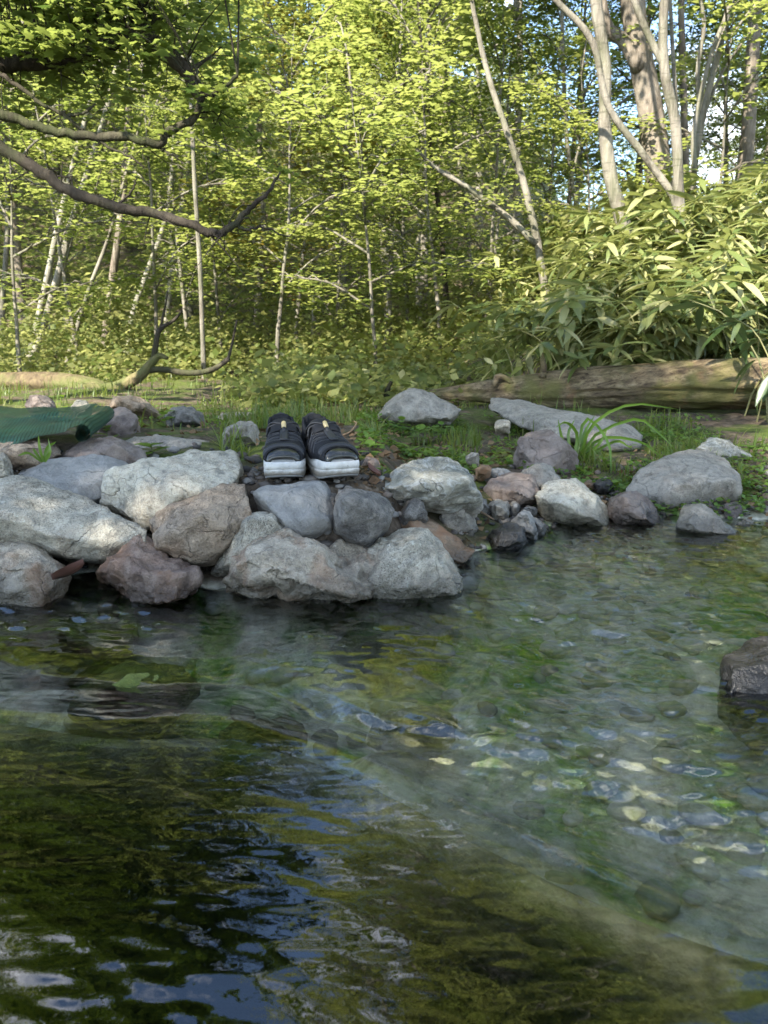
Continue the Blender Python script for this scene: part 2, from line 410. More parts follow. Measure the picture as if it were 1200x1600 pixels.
la = ground.data.attributes.new('lip', 'FLOAT', 'POINT'); la.data.foreach_set('value', (np.exp(-((lipd(X, Y)-.01)/.075)**2)*(Y < shore(X))).astype(np.float32).ravel())
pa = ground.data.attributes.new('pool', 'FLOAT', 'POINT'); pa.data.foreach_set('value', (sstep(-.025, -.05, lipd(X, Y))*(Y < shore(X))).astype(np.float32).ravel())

# ------------------------------------------------------------------ water
POOL = .028
def water_h(x, y):
    s = lipd(x, y)
    p = np.stack([x, y, x*0], -1).reshape(-1, 3)
    wob = (fbm(p*2.2, 3, 31)*.06).reshape(x.shape)
    lev = POOL*(1-sstep(-.10, .13, s+wob*.5))
    r2 = np.random.default_rng(5)
    st = 0; pl = 0
    wx = x + .05*vnoise(p*3.1, 41).reshape(x.shape); wy = y + .05*vnoise(p*3.1, 42).reshape(x.shape)
    for k in range(34):                                # choppy stream ripples
        lam = .021*(1.055**k); th = r2.normal(R(78), .55); ph = r2.uniform(0, 7)
        st = st + (lam*.0085*min(1.3, (.032/lam)**.6))*np.sin(2*math.pi*(wx*math.cos(th)+wy*math.sin(th))/lam+ph)
    st = st*1.9*(.16+.7*sstep(-.5, .7, vnoise(p*np.array([1.7, 3.4, 1]), 43).reshape(x.shape)) + .65*np.exp(-((x-.30)/.26)**2-((y-1.38)/.28)**2))
    for k in range(18):                                # slow swells of the pool, fanning from the lip
        lam = .013*(1.18**k); th = r2.normal(R(82), .32); ph = r2.uniform(0, 7)
        pl = pl + (lam*.0075*min(1., (.035/lam)**.55))*np.sin(2*math.pi*(wx*math.cos(th)+wy*math.sin(th))/lam+ph)
    k = sstep(-.06, .10, s+wob)
    z = lev + pl*(1-k)*.46 + st*k
    z = z + .012*np.exp(-((s+.035+wob*.5)/.05)**2)*(1+.5*vnoise(p*4, 44).reshape(x.shape))   # standing roll on the lip
    z = z - .011*np.exp(-((s-.13+wob)/.045)**2)*(.6+.6*vnoise(p*5, 45).reshape(x.shape))     # trough below it
    return z
def m_water():
    t = NT('water'); pos = t.n('ShaderNodeNewGeometry').outputs['Position']
    fr = t.n('ShaderNodeFresnel'); fr.inputs[0].default_value = 1.78
    gl = t.n('ShaderNodeBsdfGlossy'); gl.inputs['Roughness'].default_value = .0; gl.inputs[0].default_value = (1, 1, 1, 1)
    nb = t.bump(t.noise(pos, 40, 2, .5, .4), .05, .004); t.l(nb, gl.inputs['Normal']); t.l(nb, fr.inputs['Normal'])
    tr = t.n('ShaderNodeBsdfTransparent'); tr.inputs[0].default_value = (.97, .99, .95, 1)
    rf = t.n('ShaderNodeBsdfRefraction'); rf.inputs['IOR'].default_value = 1.2; rf.inputs['Roughness'].default_value = .0
    t.l(nb, rf.inputs['Normal'])
    m1 = t.n('ShaderNodeMixShader'); m1.inputs[0].default_value = .3; t.l(tr.outputs[0], m1.inputs[1]); t.l(rf.outputs[0], m1.inputs[2])
    m2 = t.n('ShaderNodeMixShader'); t.l(fr.outputs[0], m2.inputs[0]); t.l(m1.outputs[0], m2.inputs[1]); t.l(gl.outputs[0], m2.inputs[2])
    va = t.n('ShaderNodeVolumeAbsorption'); va.inputs['Color'].default_value = (.74, .86, .58, 1); va.inputs['Density'].default_value = .45
    t.l(va.outputs[0], t.out.inputs[1])
    return t.end(m2.outputs[0])
MAT['water'] = m_water()
ysw = [.28]
while ysw[-1] < 2.9: ysw.append(ysw[-1] + .0034 + .0026*(ysw[-1]-.28))
ysw = np.array(ysw)
st = .05
yl = list(ysw)
while yl[-1] < 3.3: yl.append(yl[-1]+.06)
while yl[0] > -2.1: yl.insert(0, yl[0]-.06)
xw = axis(-3.2, 5.8, -1.25, 1.45, .0052, 1.12)
X, Y, F = grid(xw, np.array(yl)); Z = water_h(X, Y)
top = np.stack([X, Y, Z], -1).reshape(-1, 3); nx, ny = len(xw), len(yl); N0 = len(top)
idx = np.arange(nx*ny).reshape(ny, nx)
ring = np.concatenate([idx[0, :], idx[1:, -1], idx[-1, -2::-1], idx[-2:0:-1, 0]])
low = top[ring].copy(); low[:, 2] = -1.3
nr = len(ring); li = N0+np.arange(nr)
sides = np.stack([np.roll(ring, -1), ring, li, np.roll(li, -1)], -1)
cen = np.array([[1.3, .6, -1.3]]); ci = N0+nr
bot = np.stack([np.roll(li, -1), li, np.full(nr, ci), np.full(nr, ci)], -1)
allv = np.concatenate([top, low, cen])
wme = mesh_data('water', allv, np.concatenate([F, sides]), MAT['water'], True)
bm = bmesh.new(); bm.from_mesh(wme); bm.verts.ensure_lookup_table()
for q in range(nr):
    bm.faces.new((bm.verts[int(li[(q+1) % nr])], bm.verts[int(li[q])], bm.verts[int(ci)]))
bm.to_mesh(wme); bm.free()
water = link('water', wme); tag(water, kind='structure')

# ------------------------------------------------------------------ rocks: traced outline + own depth, hull, worn and roughened
def rock(name, label, cat, mat, Y, outline, front=(), thick=.14, lean=.05, rnd=2, rough=1.0, sink=.03, seed=0, group=None, bulge=.35, res=48, facets=16):
    """outline: photo pixels (optionally with own depth offset); the top leans back by `lean`, `front` are nearer ridge points"""
    ys_ = [p[1] for p in outline]; y0, y1 = min(ys_), max(ys_)
    cx = sum(p[0] for p in outline)/len(outline); cyy = sum(p[1] for p in outline)/len(outline)
    pts = []
    for p in outline:
        up = (y1-p[1])/max(1, y1-y0); d = p[2] if len(p) > 2 else lean*up
        pts.append(P(p[0], p[1], Y+d))
        b = P(cx+(p[0]-cx)*.8, cyy+(p[1]-cyy)*.8, Y+d+thick*.9); b[2] = min(b[2], pts[-1][2]); pts.append(b)
        if up < .3:
            q = pts[-2].copy(); q[2] -= sink; q[1] += thick*.25; pts.append(q)
    for p in front: pts.append(P(p[0], p[1], Y+p[2]))
    if not front:
        sz = wpx(y1-y0, Y)
        for p in outline: pts.append(P(cx+(p[0]-cx)*.62, cyy+(p[1]-cyy)*.62, Y-bulge*sz))
    pts = np.array(pts); base = pts.mean(0); base[2] = pts[:, 2].min()
    bm = bmesh.new()
    for p in pts: bm.verts.new(tuple(p-base))
    r = bmesh.ops.convex_hull(bm, input=bm.verts)
    bmesh.ops.delete(bm, geom=list({g for g in r['geom_interior']+r['geom_unused'] if isinstance(g, bmesh.types.BMVert)}), context='VERTS')
    me = bpy.data.meshes.new(name); bm.to_mesh(me); bm.free()
    o = link(name, me, None, tuple(base))
    dim = max(pts.max(0)-pts.min(0))
    m = o.modifiers.new('r', 'REMESH'); m.mode = 'VOXEL'; m.voxel_size = dim/res; m.use_smooth_shade = True
    if rnd > 1:
        s = o.modifiers.new('s', 'SMOOTH'); s.factor = .5; s.iterations = rnd-1
    dg = bpy.context.evaluated_depsgraph_get(); ev = bpy.data.meshes.new_from_object(o.evaluated_get(dg))
    o.modifiers.clear(); old = o.data; o.data = ev; bpy.data.meshes.remove(old)
    ev.name = name
    n = len(ev.vertices); co = np.empty(n*3, np.float32); ev.vertices.foreach_get('co', co); co = co.reshape(-1, 3).astype(float)
    no = np.empty(n*3, np.float32); ev.vertices.foreach_get('normal', no); no = no.reshape(-1, 3)
    rr = np.random.default_rng(seed*13+1); cen = (co.max(0)+co.min(0))/2; half = (co.max(0)-co.min(0))/2+1e-4
    w_ = (co-cen)/half
    for _k in range(facets):                              # broken faces: cut back whatever stands proud of a few planes
        nv_ = unit(rr.normal(0, 1, 3)*np.array([1, 1, .8])); dd = w_ @ nv_; hh = dd.max()*rr.uniform(.74, .94)
        w_ = w_ - np.where(dd > hh, (dd-hh)*.92, 0)[:, None]*nv_
    co = cen + w_*half*1.075
    q = co+seed*5.3+np.array([base[0]*9, 0, 0])
    sz = np.median(pts.max(0)-pts.min(0))
    d = sz*.030*fbm(q/(sz*.42), 3, seed) - sz*.022*np.abs(vnoise(q/(sz*.30), seed+9)) + .0045*fbm(q/.022, 3, seed+20)
    chip = np.clip(vnoise(q/(sz*.22), seed+33)-.35, 0, 1)*sz*.06
    co = co + no*((d-chip)*rough)[:, None]
    ev.vertices.foreach_set('co', co.astype(np.float32).ravel())
    ev.materials.clear(); ev.materials.append(ROCK[mat]); ev.polygons.foreach_set('use_smooth', np.ones(len(ev.polygons), bool)); ev.update()
    tag(o, label, cat, group)
    return o
RS = [
 # name, label, category, material, depth, outline, front ridge, extra
 ('boulder', 'large pale grey slab-like rock sloping down at the left edge of the stone bank', 'rock', 'pale', 1.62,
  [(-60, 752, .10), (0, 748, .11), (58, 749, .10), (112, 765, .07), (190, 812, .02), (236, 842, 0), (228, 852, 0), (160, 870, .02), (80, 855, .05), (-60, 838, .08)],
  [(-60, 800, -.03), (40, 806, -.04), (110, 832, -.05), (150, 864, -.04)], dict(thick=.16, rnd=3, res=52)),
 ('rock', 'grey and tan rock at the water line in the lower left corner of the bank', 'rock', 'boulder', 1.56,
  [(-60, 862), (0, 852), (45, 842, .07), (62, 846), (88, 880), (112, 908, 0), (95, 945, -.04), (-60, 950, -.04)], [(20, 890, -.06), (70, 905, -.06)], dict(thick=.16, rnd=2)),
 ('rock', 'wet reddish brown rock between the pale slab and the front boulder', 'rock', 'red', 1.55,
  [(140, 900, 0), (160, 865, .03), (205, 838, .07), (232, 848, .07), (250, 868, .04), (300, 884, .03), (318, 905, 0), (290, 935, -.05), (250, 940, -.07), (150, 925, -.02)],
  [(180, 862, -.03), (230, 885, -.07), (255, 930, -.10), (170, 905, -.04)], dict(thick=.15, rnd=1, rough=1.5)),
 ('boulder', 'brown coarse-grained boulder leaning on the pale block, dark underside', 'rock', 'brown', 1.63,
  [(225, 822, .0), (258, 788, .04), (300, 758, .08), (345, 752, .10), (393, 756, .10), (414, 780, .06), (408, 805, .03), (372, 838, 0), (335, 868, -.02), (300, 875, -.02), (245, 855, -.02)],
  [(268, 795, -.05), (298, 835, -.07), (335, 810, -.06), (330, 862, -.04)], dict(thick=.17, rnd=2)),
 ('boulder', 'long pale cream block with rusty spot and grey lichen patches left of the shoes', 'rock', 'white', 1.74,
  [(166, 758, 0), (176, 737, .03), (262, 724, .08), (330, 710, .14), (372, 706, .17), (392, 725, .12), (402, 762, .0), (330, 800, 0), (262, 826, -.02), (220, 823, -.02), (163, 785, 0)],
  [(172, 748, -.03), (262, 775, -.05), (240, 768, -.06)], dict(thick=.2, rnd=2, res=50)),
 ('flat_rock', 'flat blue-grey slab with dark spots behind the pale slab on the left', 'rock', 'blue', 1.80,
  [(20, 735, .04), (60, 722, .09), (150, 715, .14), (190, 708, .18), (206, 728, .1), (200, 760, 0), (165, 785, -.02), (90, 775, -.02), (25, 752, 0)], [(150, 775, -.03), (60, 760, -.02)], dict(thick=.14, rnd=1, rough=.5)),
 ('boulder', 'rounded purple-brown rock in front of the green netting roll', 'rock', 'purple', 2.02,
  [(85, 730), (105, 705), (140, 684), (175, 681), (205, 695), (238, 724), (230, 745), (100, 750)], (), dict(thick=.2, rnd=4, bulge=.5)),
 ('flat_rock', 'thin brownish slab lying under the front edge of the green netting', 'rock', 'brown', 1.93,
  [(-80, 702), (0, 694, .06), (60, 692, .08), (92, 698, .05), (101, 712), (70, 728), (-80, 735)], (), dict(thick=.16, rnd=2, bulge=.3)),
 ('stone', 'small rounded pale stone at the left edge above the big slab', 'stone', 'pale', 1.84,
  [(-20, 716), (5, 710), (18, 722), (18, 742), (0, 752), (-25, 750)], (), dict(thick=.07, rnd=3)),
 ('flat_rock', 'long flat brown-grey slab in the grass left of the shoes', 'rock', 'grey', 2.3,
  [(185, 690), (210, 682, .1), (270, 683, .12), (325, 688, .1), (345, 702), (340, 716), (260, 722), (190, 716)], (), dict(thick=.22, rnd=2, bulge=.3)),
 ('flat_rock', 'blue-grey block with dark wet spots directly below the shoes', 'rock', 'blue', 1.67,
  [(398, 770, .03), (420, 760, .07), (500, 753, .10), (516, 757, .10), (522, 778, .05), (514, 822, 0), (470, 838, -.01), (440, 834, -.01), (402, 800, 0)],
  [(415, 775, -.01), (505, 785, -.03), (470, 833, -.03), (440, 825, -.03)], dict(thick=.15, rnd=1, rough=.5)),
 ('rock', 'dark grey rounded rock right of the blue-grey block under the shoes', 'rock', 'dark', 1.68,
  [(518, 772, .05), (545, 762, .08), (585, 772, .08), (612, 797, .04), (606, 822, .02), (575, 845, 0), (545, 855, 0), (528, 830, 0)], (), dict(thick=.14, rnd=3, bulge=.5)),
 ('rock', 'dark stone wedged between the two grey blocks beneath the shoes', 'stone', 'dark', 1.76,
  [(505, 762), (530, 757), (545, 770), (540, 800), (515, 812)], (), dict(thick=.1, rnd=2)),
 ('rock', 'pale grey rounded rock with a round pit wedged behind the front boulder', 'rock', 'pale', 1.62,
  [(328, 885, 0), (335, 860, .02), (370, 825, .04), (405, 800, .06), (440, 802, .07), (460, 822, .05), (458, 850, .02), (400, 905, 0), (345, 905, 0)], [(390, 815, -.02), (360, 870, -.04), (430, 830, -.02)], dict(thick=.14, rnd=3)),
 ('boulder', 'large craggy tan and grey boulder at the water in front of the shoes', 'rock', 'boulder', 1.57,
  [(352, 905, 0), (362, 872, .03), (395, 848, .05), (430, 832, .07), (475, 836, .09), (530, 845, .10), (575, 858, .09), (605, 880, .05), (600, 935, -.03), (540, 948, -.04), (500, 952, -.03), (430, 938, -.01), (360, 922, 0)],
  [(385, 878, -.05), (430, 898, -.09), (470, 905, -.09), (520, 930, -.08), (425, 850, -.03), (500, 860, -.02)], dict(thick=.18, rnd=1, rough=1.9, res=56)),
 ('boulder', 'pitted white-grey boulder at the water right of the craggy one', 'rock', 'pale', 1.60,
  [(552, 905, 0), (556, 862, .05), (600, 838, .09), (640, 828, .11), (668, 832, .10), (695, 865, .05), (716, 905, 0), (712, 930, -.02), (640, 945, -.03), (560, 940, -.02)],
  [(600, 870, -.05), (650, 860, -.05), (660, 900, -.08), (600, 910, -.07)], dict(thick=.2, rnd=2, rough=1.5, res=50)),
 ('flat_rock', 'rusty brown slanting slab dipping into the water beside the white-grey boulder', 'rock', 'rust', 1.80,
  [(592, 832, .02), (622, 815, .08), (665, 805, .10), (690, 820, .06), (730, 850, .02), (762, 878, 0), (752, 886, -.02), (705, 884, -.03), (680, 850, -.03)], [(660, 815, -.02), (700, 855, -.05)], dict(thick=.14, rnd=1)),
 ('flat_rock', 'flat layered grey-green rock with lichen right of the shoes', 'rock', 'layer', 1.90,
  [(560, 766, 0), (585, 752, .04), (618, 728, .12), (680, 720, .16), (722, 724, .16), (738, 745, .10), (752, 775, .03), (735, 785, .02), (690, 766, 0), (640, 775, 0), (600, 784, -.01)],
  [(600, 762, -.04), (660, 755, -.05), (720, 748, -.01)], dict(thick=.18, rnd=1, rough=1.3, res=56, facets=3)),
 ('flat_rock', 'grey slab leaning below the right end of the layered rock', 'rock', 'grey', 1.98,
  [(690, 752), (722, 745), (740, 770), (758, 792), (742, 800), (710, 785)], (), dict(thick=.12, rnd=1)),
 ('stone', 'small dark triangular stone below the layered rock', 'stone', 'dark', 1.83,
  [(622, 803), (645, 776), (660, 785), (668, 803), (648, 812), (628, 814)], (), dict(thick=.06, rnd=1)),
 ('rock', 'grey peaked rock standing at the inlet behind the rusty slab', 'rock', 'grey', 2.0,
  [(676, 805), (700, 778, .06), (725, 772, .07), (732, 795, .03), (747, 830), (735, 842), (700, 838), (680, 820)], (), dict(thick=.13, rnd=2, rough=1.3)),
 ('rock', 'dark brown-grey rock with a smooth top beside the white rock', 'rock', 'purple', 2.25,
  [(755, 770), (772, 750, .05), (800, 738, .09), (835, 744, .08), (842, 765, .03), (835, 788), (800, 795), (765, 788)], [(800, 765, -.06), (825, 778, -.06)], dict(thick=.16, rnd=2)),
 ('stone', 'flat blue-grey stone peeking out behind the dark brown-grey rock', 'stone', 'blue', 2.42,
  [(755, 746), (770, 732), (795, 730), (806, 740), (800, 755), (765, 757)], (), dict(thick=.1, rnd=3)),
 ('rock', 'light grey rounded rock right behind the white rock', 'rock', 'grey', 2.46,
  [(812, 742), (840, 724), (862, 728), (875, 748), (868, 765), (820, 768)], (), dict(thick=.16, rnd=3)),
 ('boulder', 'big whitish rock with a grey water stain on its face at the shore', 'rock', 'white', 2.2,
  [(838, 785, 0), (845, 760, .04), (872, 745, .10), (900, 750, .10), (935, 772, .06), (952, 800, .02), (945, 822, 0), (900, 826, -.01), (858, 822, -.01), (840, 806, 0)],
  [(858, 775, -.06), (905, 790, -.07), (930, 812, -.05)], dict(thick=.18, rnd=2, res=46)),
 ('rock', 'dark purple-grey rock in the water between white rock and cream block', 'rock', 'purple', 2.22,
  [(944, 780), (965, 766, .06), (1000, 768, .08), (1022, 785, .04), (1034, 812), (1030, 826), (985, 822), (950, 812)], [(985, 790, -.05), (1010, 810, -.06)], dict(thick=.15, rnd=2)),
 ('boulder', 'large squared cream-grey block with flat top at the right shore', 'rock', 'grey', 2.42,
  [(980, 745, 0), (1000, 730, .08), (1060, 712, .20), (1098, 707, .24), (1130, 720, .18), (1154, 748, .06), (1150, 780, .02), (1125, 795, 0), (1040, 800, -.02), (990, 785, 0)],
  [(990, 740, -.02), (1050, 755, -.06), (1140, 752, -.02), (1045, 795, -.06)], dict(thick=.24, rnd=1, rough=.8, res=56, facets=3)),
 ('rock', 'grey wedge-shaped rock sloping into the water at the right', 'rock', 'grey', 2.12,
  [(1055, 812, .03), (1062, 795, .05), (1085, 783, .08), (1110, 795, .05), (1150, 828, -.02), (1158, 838, -.03), (1120, 842, -.03), (1060, 830, 0)], [(1090, 800, -.04), (1120, 825, -.06)], dict(thick=.12, rnd=2)),
 ('stone', 'small dark brown stone right of the grey wedge-shaped rock', 'stone', 'purple', 2.3,
  [(1120, 800), (1135, 787), (1158, 788), (1166, 805), (1155, 818), (1128, 818)], (), dict(thick=.09, rnd=3)),
 ('stone', 'tiny grey stone at the water edge near the right border', 'stone', 'grey', 2.22,
  [(1150, 820), (1163, 808), (1178, 814), (1180, 828), (1160, 832)], (), dict(thick=.06, rnd=3)),
 ('boulder', 'dark rounded brown-grey boulder standing in the grass behind the white rock', 'rock', 'purple', 2.72,
  [(796, 712), (805, 685), (830, 672), (865, 672), (890, 692), (902, 720), (890, 742), (820, 740)], (), dict(thick=.26, rnd=4, bulge=.5, res=46)),
 ('boulder', 'broad grey boulder in front of the thin end of the right log', 'rock', 'grey', 3.5,
  [(582, 648), (610, 622), (640, 606), (665, 608), (700, 626), (724, 642), (718, 665), (600, 668)], (), dict(thick=.34, rnd=4, bulge=.5, res=46)),
 ('flat_rock', 'long low grey slab lying in the grass in front of the fallen log', 'rock', 'grey', 3.15,
  [(768, 640, .5), (775, 622, .62), (815, 628, .55), (880, 650, .25), (960, 657, .15), (1005, 668, .08), (1022, 682, .02), (1015, 700, 0), (950, 702, -.05), (850, 680, .1)], [(900, 668, .0), (980, 675, -.06)], dict(thick=.3, rnd=3, rough=.6, res=50)),
 ('rock', 'low lichen-covered stone half buried behind the squared cream block', 'rock', 'layer', 2.95,
  [(1085, 700), (1110, 684), (1140, 688), (1175, 712), (1165, 730), (1095, 725)], (), dict(thick=.24, rnd=4)),
 ('rock', 'wet black rock standing in the water at the right border', 'rock', 'black', 1.13,
  [(1130, 1050), (1140, 1022, .03), (1170, 1005, .06), (1200, 998, .08), (1260, 1005, .08), (1275, 1060, 0), (1220, 1088, -.02), (1150, 1075, -.02)], [(1160, 1040, -.04), (1210, 1050, -.06)], dict(thick=.12, rnd=2, sink=.12)),
 ('rock', 'wet black rock at the inlet below the small blue stones', 'rock', 'black', 1.95,
  [(757, 845), (768, 828, .03), (795, 819, .05), (818, 826, .03), (823, 848), (800, 862), (765, 860)], (), dict(thick=.1, rnd=2)),
 ('stone', 'blue-grey stone leaning at the inlet above the black rock', 'stone', 'blue', 2.03,
  [(800, 815), (812, 797), (825, 797), (840, 825), (838, 838), (815, 836)], (), dict(thick=.07, rnd=1)),
 ('stone', 'thin bluish slab stone sloping to the water left of the white rock', 'stone', 'blue', 2.08,
  [(822, 815), (832, 808), (855, 822), (853, 830), (835, 834)], (), dict(thick=.07, rnd=1)),
 ('stone', 'grey rounded cobble at the inlet left of the leaning blue stone', 'stone', 'grey', 2.12,
  [(762, 795), (775, 780), (792, 785), (803, 800), (790, 812), (768, 808)], (), dict(thick=.08, rnd=2)),
 ('stone', 'dark cobble under the grey slab at the inlet', 'stone', 'dark', 2.12,
  [(731, 790), (742, 778), (758, 780), (765, 792), (755, 806), (735, 804)], (), dict(thick=.07, rnd=3)),
 ('stone', 'tiny pale blue pebble between the cobble and the white rock', 'stone', 'blue', 2.18,
  [(797, 788), (806, 783), (812, 788), (810, 796), (800, 797)], (), dict(thick=.03, rnd=3, res=24)),
 ('stone', 'small dark flat stone above the leaning blue stone', 'stone', 'dark', 2.15,
  [(812, 800), (825, 790), (838, 793), (838, 803), (820, 808)], (), dict(thick=.05, rnd=2, res=24)),
 ('stone', 'dark glossy pebble behind the purple-grey rock', 'stone', 'black', 2.52,
  [(927, 757), (935, 748), (952, 750), (961, 760), (950, 767), (932, 766)], (), dict(thick=.07, rnd=4, res=24)),
 ('stone', 'tan pebble behind the top of the white rock', 'stone', 'rust', 2.55,
  [(910, 758), (915, 749), (928, 750), (930, 762), (916, 764)], (), dict(thick=.06, rnd=3, res=24)),
 ('stone', 'small pinkish stone behind the layered rock', 'stone', 'rust', 2.35,
  [(742, 732), (750, 725), (765, 727), (768, 736), (748, 740)], (), dict(thick=.06, rnd=3, res=24)),
 ('stone', 'pale flat stone lying in the weeds left of the dark boulder', 'stone', 'pale', 2.9,
  [(772, 661), (785, 654), (798, 658), (800, 665), (778, 668)], (), dict(thick=.1, rnd=3, res=24)),
 ('stone', 'thin pale stone on the moss behind the layered rock', 'stone', 'grey', 2.5,
  [(727, 713), (738, 707), (752, 710), (750, 716), (732, 717)], (), dict(thick=.07, rnd=3, res=24)),
 ('stone', 'brown stone with leaf litter just right of the right shoe', 'stone', 'red', 1.98,
  [(564, 730), (572, 714), (588, 716), (596, 732), (588, 748), (568, 748)], (), dict(thick=.07, rnd=2)),
 ('stone', 'dark stone between the pale block and the left shoe', 'stone', 'dark', 1.92,
  [(382, 742), (390, 728), (404, 728), (410, 745), (404, 765), (388, 762)], (), dict(thick=.07, rnd=2)),
 ('rock', 'grey stone half hidden in grass behind the left shoe', 'stone', 'grey', 2.35,
  [(345, 690), (352, 668), (375, 660), (402, 663), (405, 690)], (), dict(thick=.14, rnd=3)),
 ('rock', 'pinkish pale rock in front of the fallen log on the left', 'rock', 'brown', 3.4,
  [(168, 640), (180, 618), (205, 614), (232, 626), (245, 642), (200, 650)], (), dict(thick=.2, rnd=2)),
 ('rock', 'brown-grey sloping rock behind the netting roll', 'rock', 'purple', 2.7,
  [(148, 668), (165, 640), (185, 632), (205, 645), (220, 668), (210, 685), (160, 686)], (), dict(thick=.2, rnd=2)),
 ('stone', 'rounded purple-grey stone behind the netting near the left edge', 'stone', 'purple', 3.3,
  [(40, 632), (48, 619), (66, 617), (86, 628), (84, 642), (45, 643)], (), dict(thick=.14, rnd=4)),
 ('stone', 'pale rounded stone behind the netting roll', 'stone', 'pale', 3.2,
  [(112, 636), (120, 626), (136, 626), (145, 638), (135, 648), (116, 646)], (), dict(thick=.12, rnd=4)),
 ('rock', 'grey low rock in the grass midway between netting and shoes', 'rock', 'dark', 3.1,
  [(258, 652), (270, 638), (298, 636), (320, 648), (318, 664), (265, 666)], (), dict(thick=.2, rnd=3)),
 ('flat_rock', 'low tan slab at the back of the bank behind the shoes', 'rock', 'grey', 3.7,
  [(340, 652), (352, 644), (400, 645), (410, 654), (395, 662), (345, 661)], (), dict(thick=.25, rnd=3)),
 ('stone', 'brown stone at the right border above the water', 'stone', 'red', 2.42,
  [(1168, 800), (1178, 776), (1200, 770), (1235, 780), (1240, 806), (1185, 812)], (), dict(thick=.14, rnd=2)),
]
for i, (nm, lab, cat, mt, Yd, ol, fr_, kw) in enumerate(RS):
    rock(nm, lab, cat, mt, Yd, ol, fr_, seed=i+1, **kw)

# ------------------------------------------------------------------ foliage tools
DIAMOND_V = np.array([(0, 0, 0), (.34, .48, .05), (0, 1, -.04), (-.34, .48, .05)]); DIAMOND_F = np.array([[0, 1, 2, 3]])
def _maple():
    o = [(0, 0), (.16, .10), (.46, .12), (.30, .30), (.52, .52), (.24, .55), (0, 1.0), (-.24, .55), (-.52, .52), (-.30, .30), (-.46, .12), (-.16, .10)]
    v = [(0, .36, .03)] + [(a, b, -.10*abs(a)-.05*b) for a, b in o]
    f = [(0, 1+i, 1+(i+1) % len(o)) for i in range(len(o))]
    return np.array(v), np.array(f)
MAPLE_V, MAPLE_F = _maple()
def leaf_axes(n, up=.75, r=rng, yaw=None):
    """near-horizontal leaves: X,Y in plane, Z ~ up with jitter"""
    Z = unit(np.stack([r.normal(0, 1, n)*(1-up), r.normal(0, 1, n)*(1-up), np.full(n, 1.)], -1)*np.array([1.3, 1.3, 1]))
    a = r.uniform(0, 2*math.pi, n) if yaw is None else yaw
    t = np.stack([np.cos(a), np.sin(a), np.zeros(n)], -1)
    Yv = unit(t - Z*(t*Z).sum(-1, keepdims=True)); Xv = np.cross(Yv, Z)
    return Xv, Yv, Z
def sprays(centers, dirs, rad, per, size, r, up=.72, thick=.10, tpl='d'):
    """flat leafy sprays round each centre"""
    n = len(centers)*per
    c = np.repeat(np.asarray(centers), per, 0); d = np.repeat(np.asarray(dirs), per, 0); rr = np.repeat(np.broadcast_to(rad, (len(centers),)), per)
    a = r.uniform(0, 2*math.pi, n); q = np.sqrt(r.uniform(0, 1, n))*rr
    side = unit(np.stack([-d[:, 1], d[:, 0], np.zeros(n)], -1))
    off = d*(np.cos(a)*q*1.25)[:, None] + side*(np.sin(a)*q*.85)[:, None]
    off[:, 2] += r.normal(0, 1, n)*rr*thick - .30*q*q/np.maximum(rr, .01)
    pos = c+off
    X_, Y_, Z_ = leaf_axes(n, up, r)
    sc = size*np.clip(r.lognormal(-.08, .34, n), .4, 1.7)
    tv, tf = (DIAMOND_V, DIAMOND_F) if tpl == 'd' else (MAPLE_V, MAPLE_F)
    return scatter(tv, tf, pos, X_, Y_, Z_, sc)
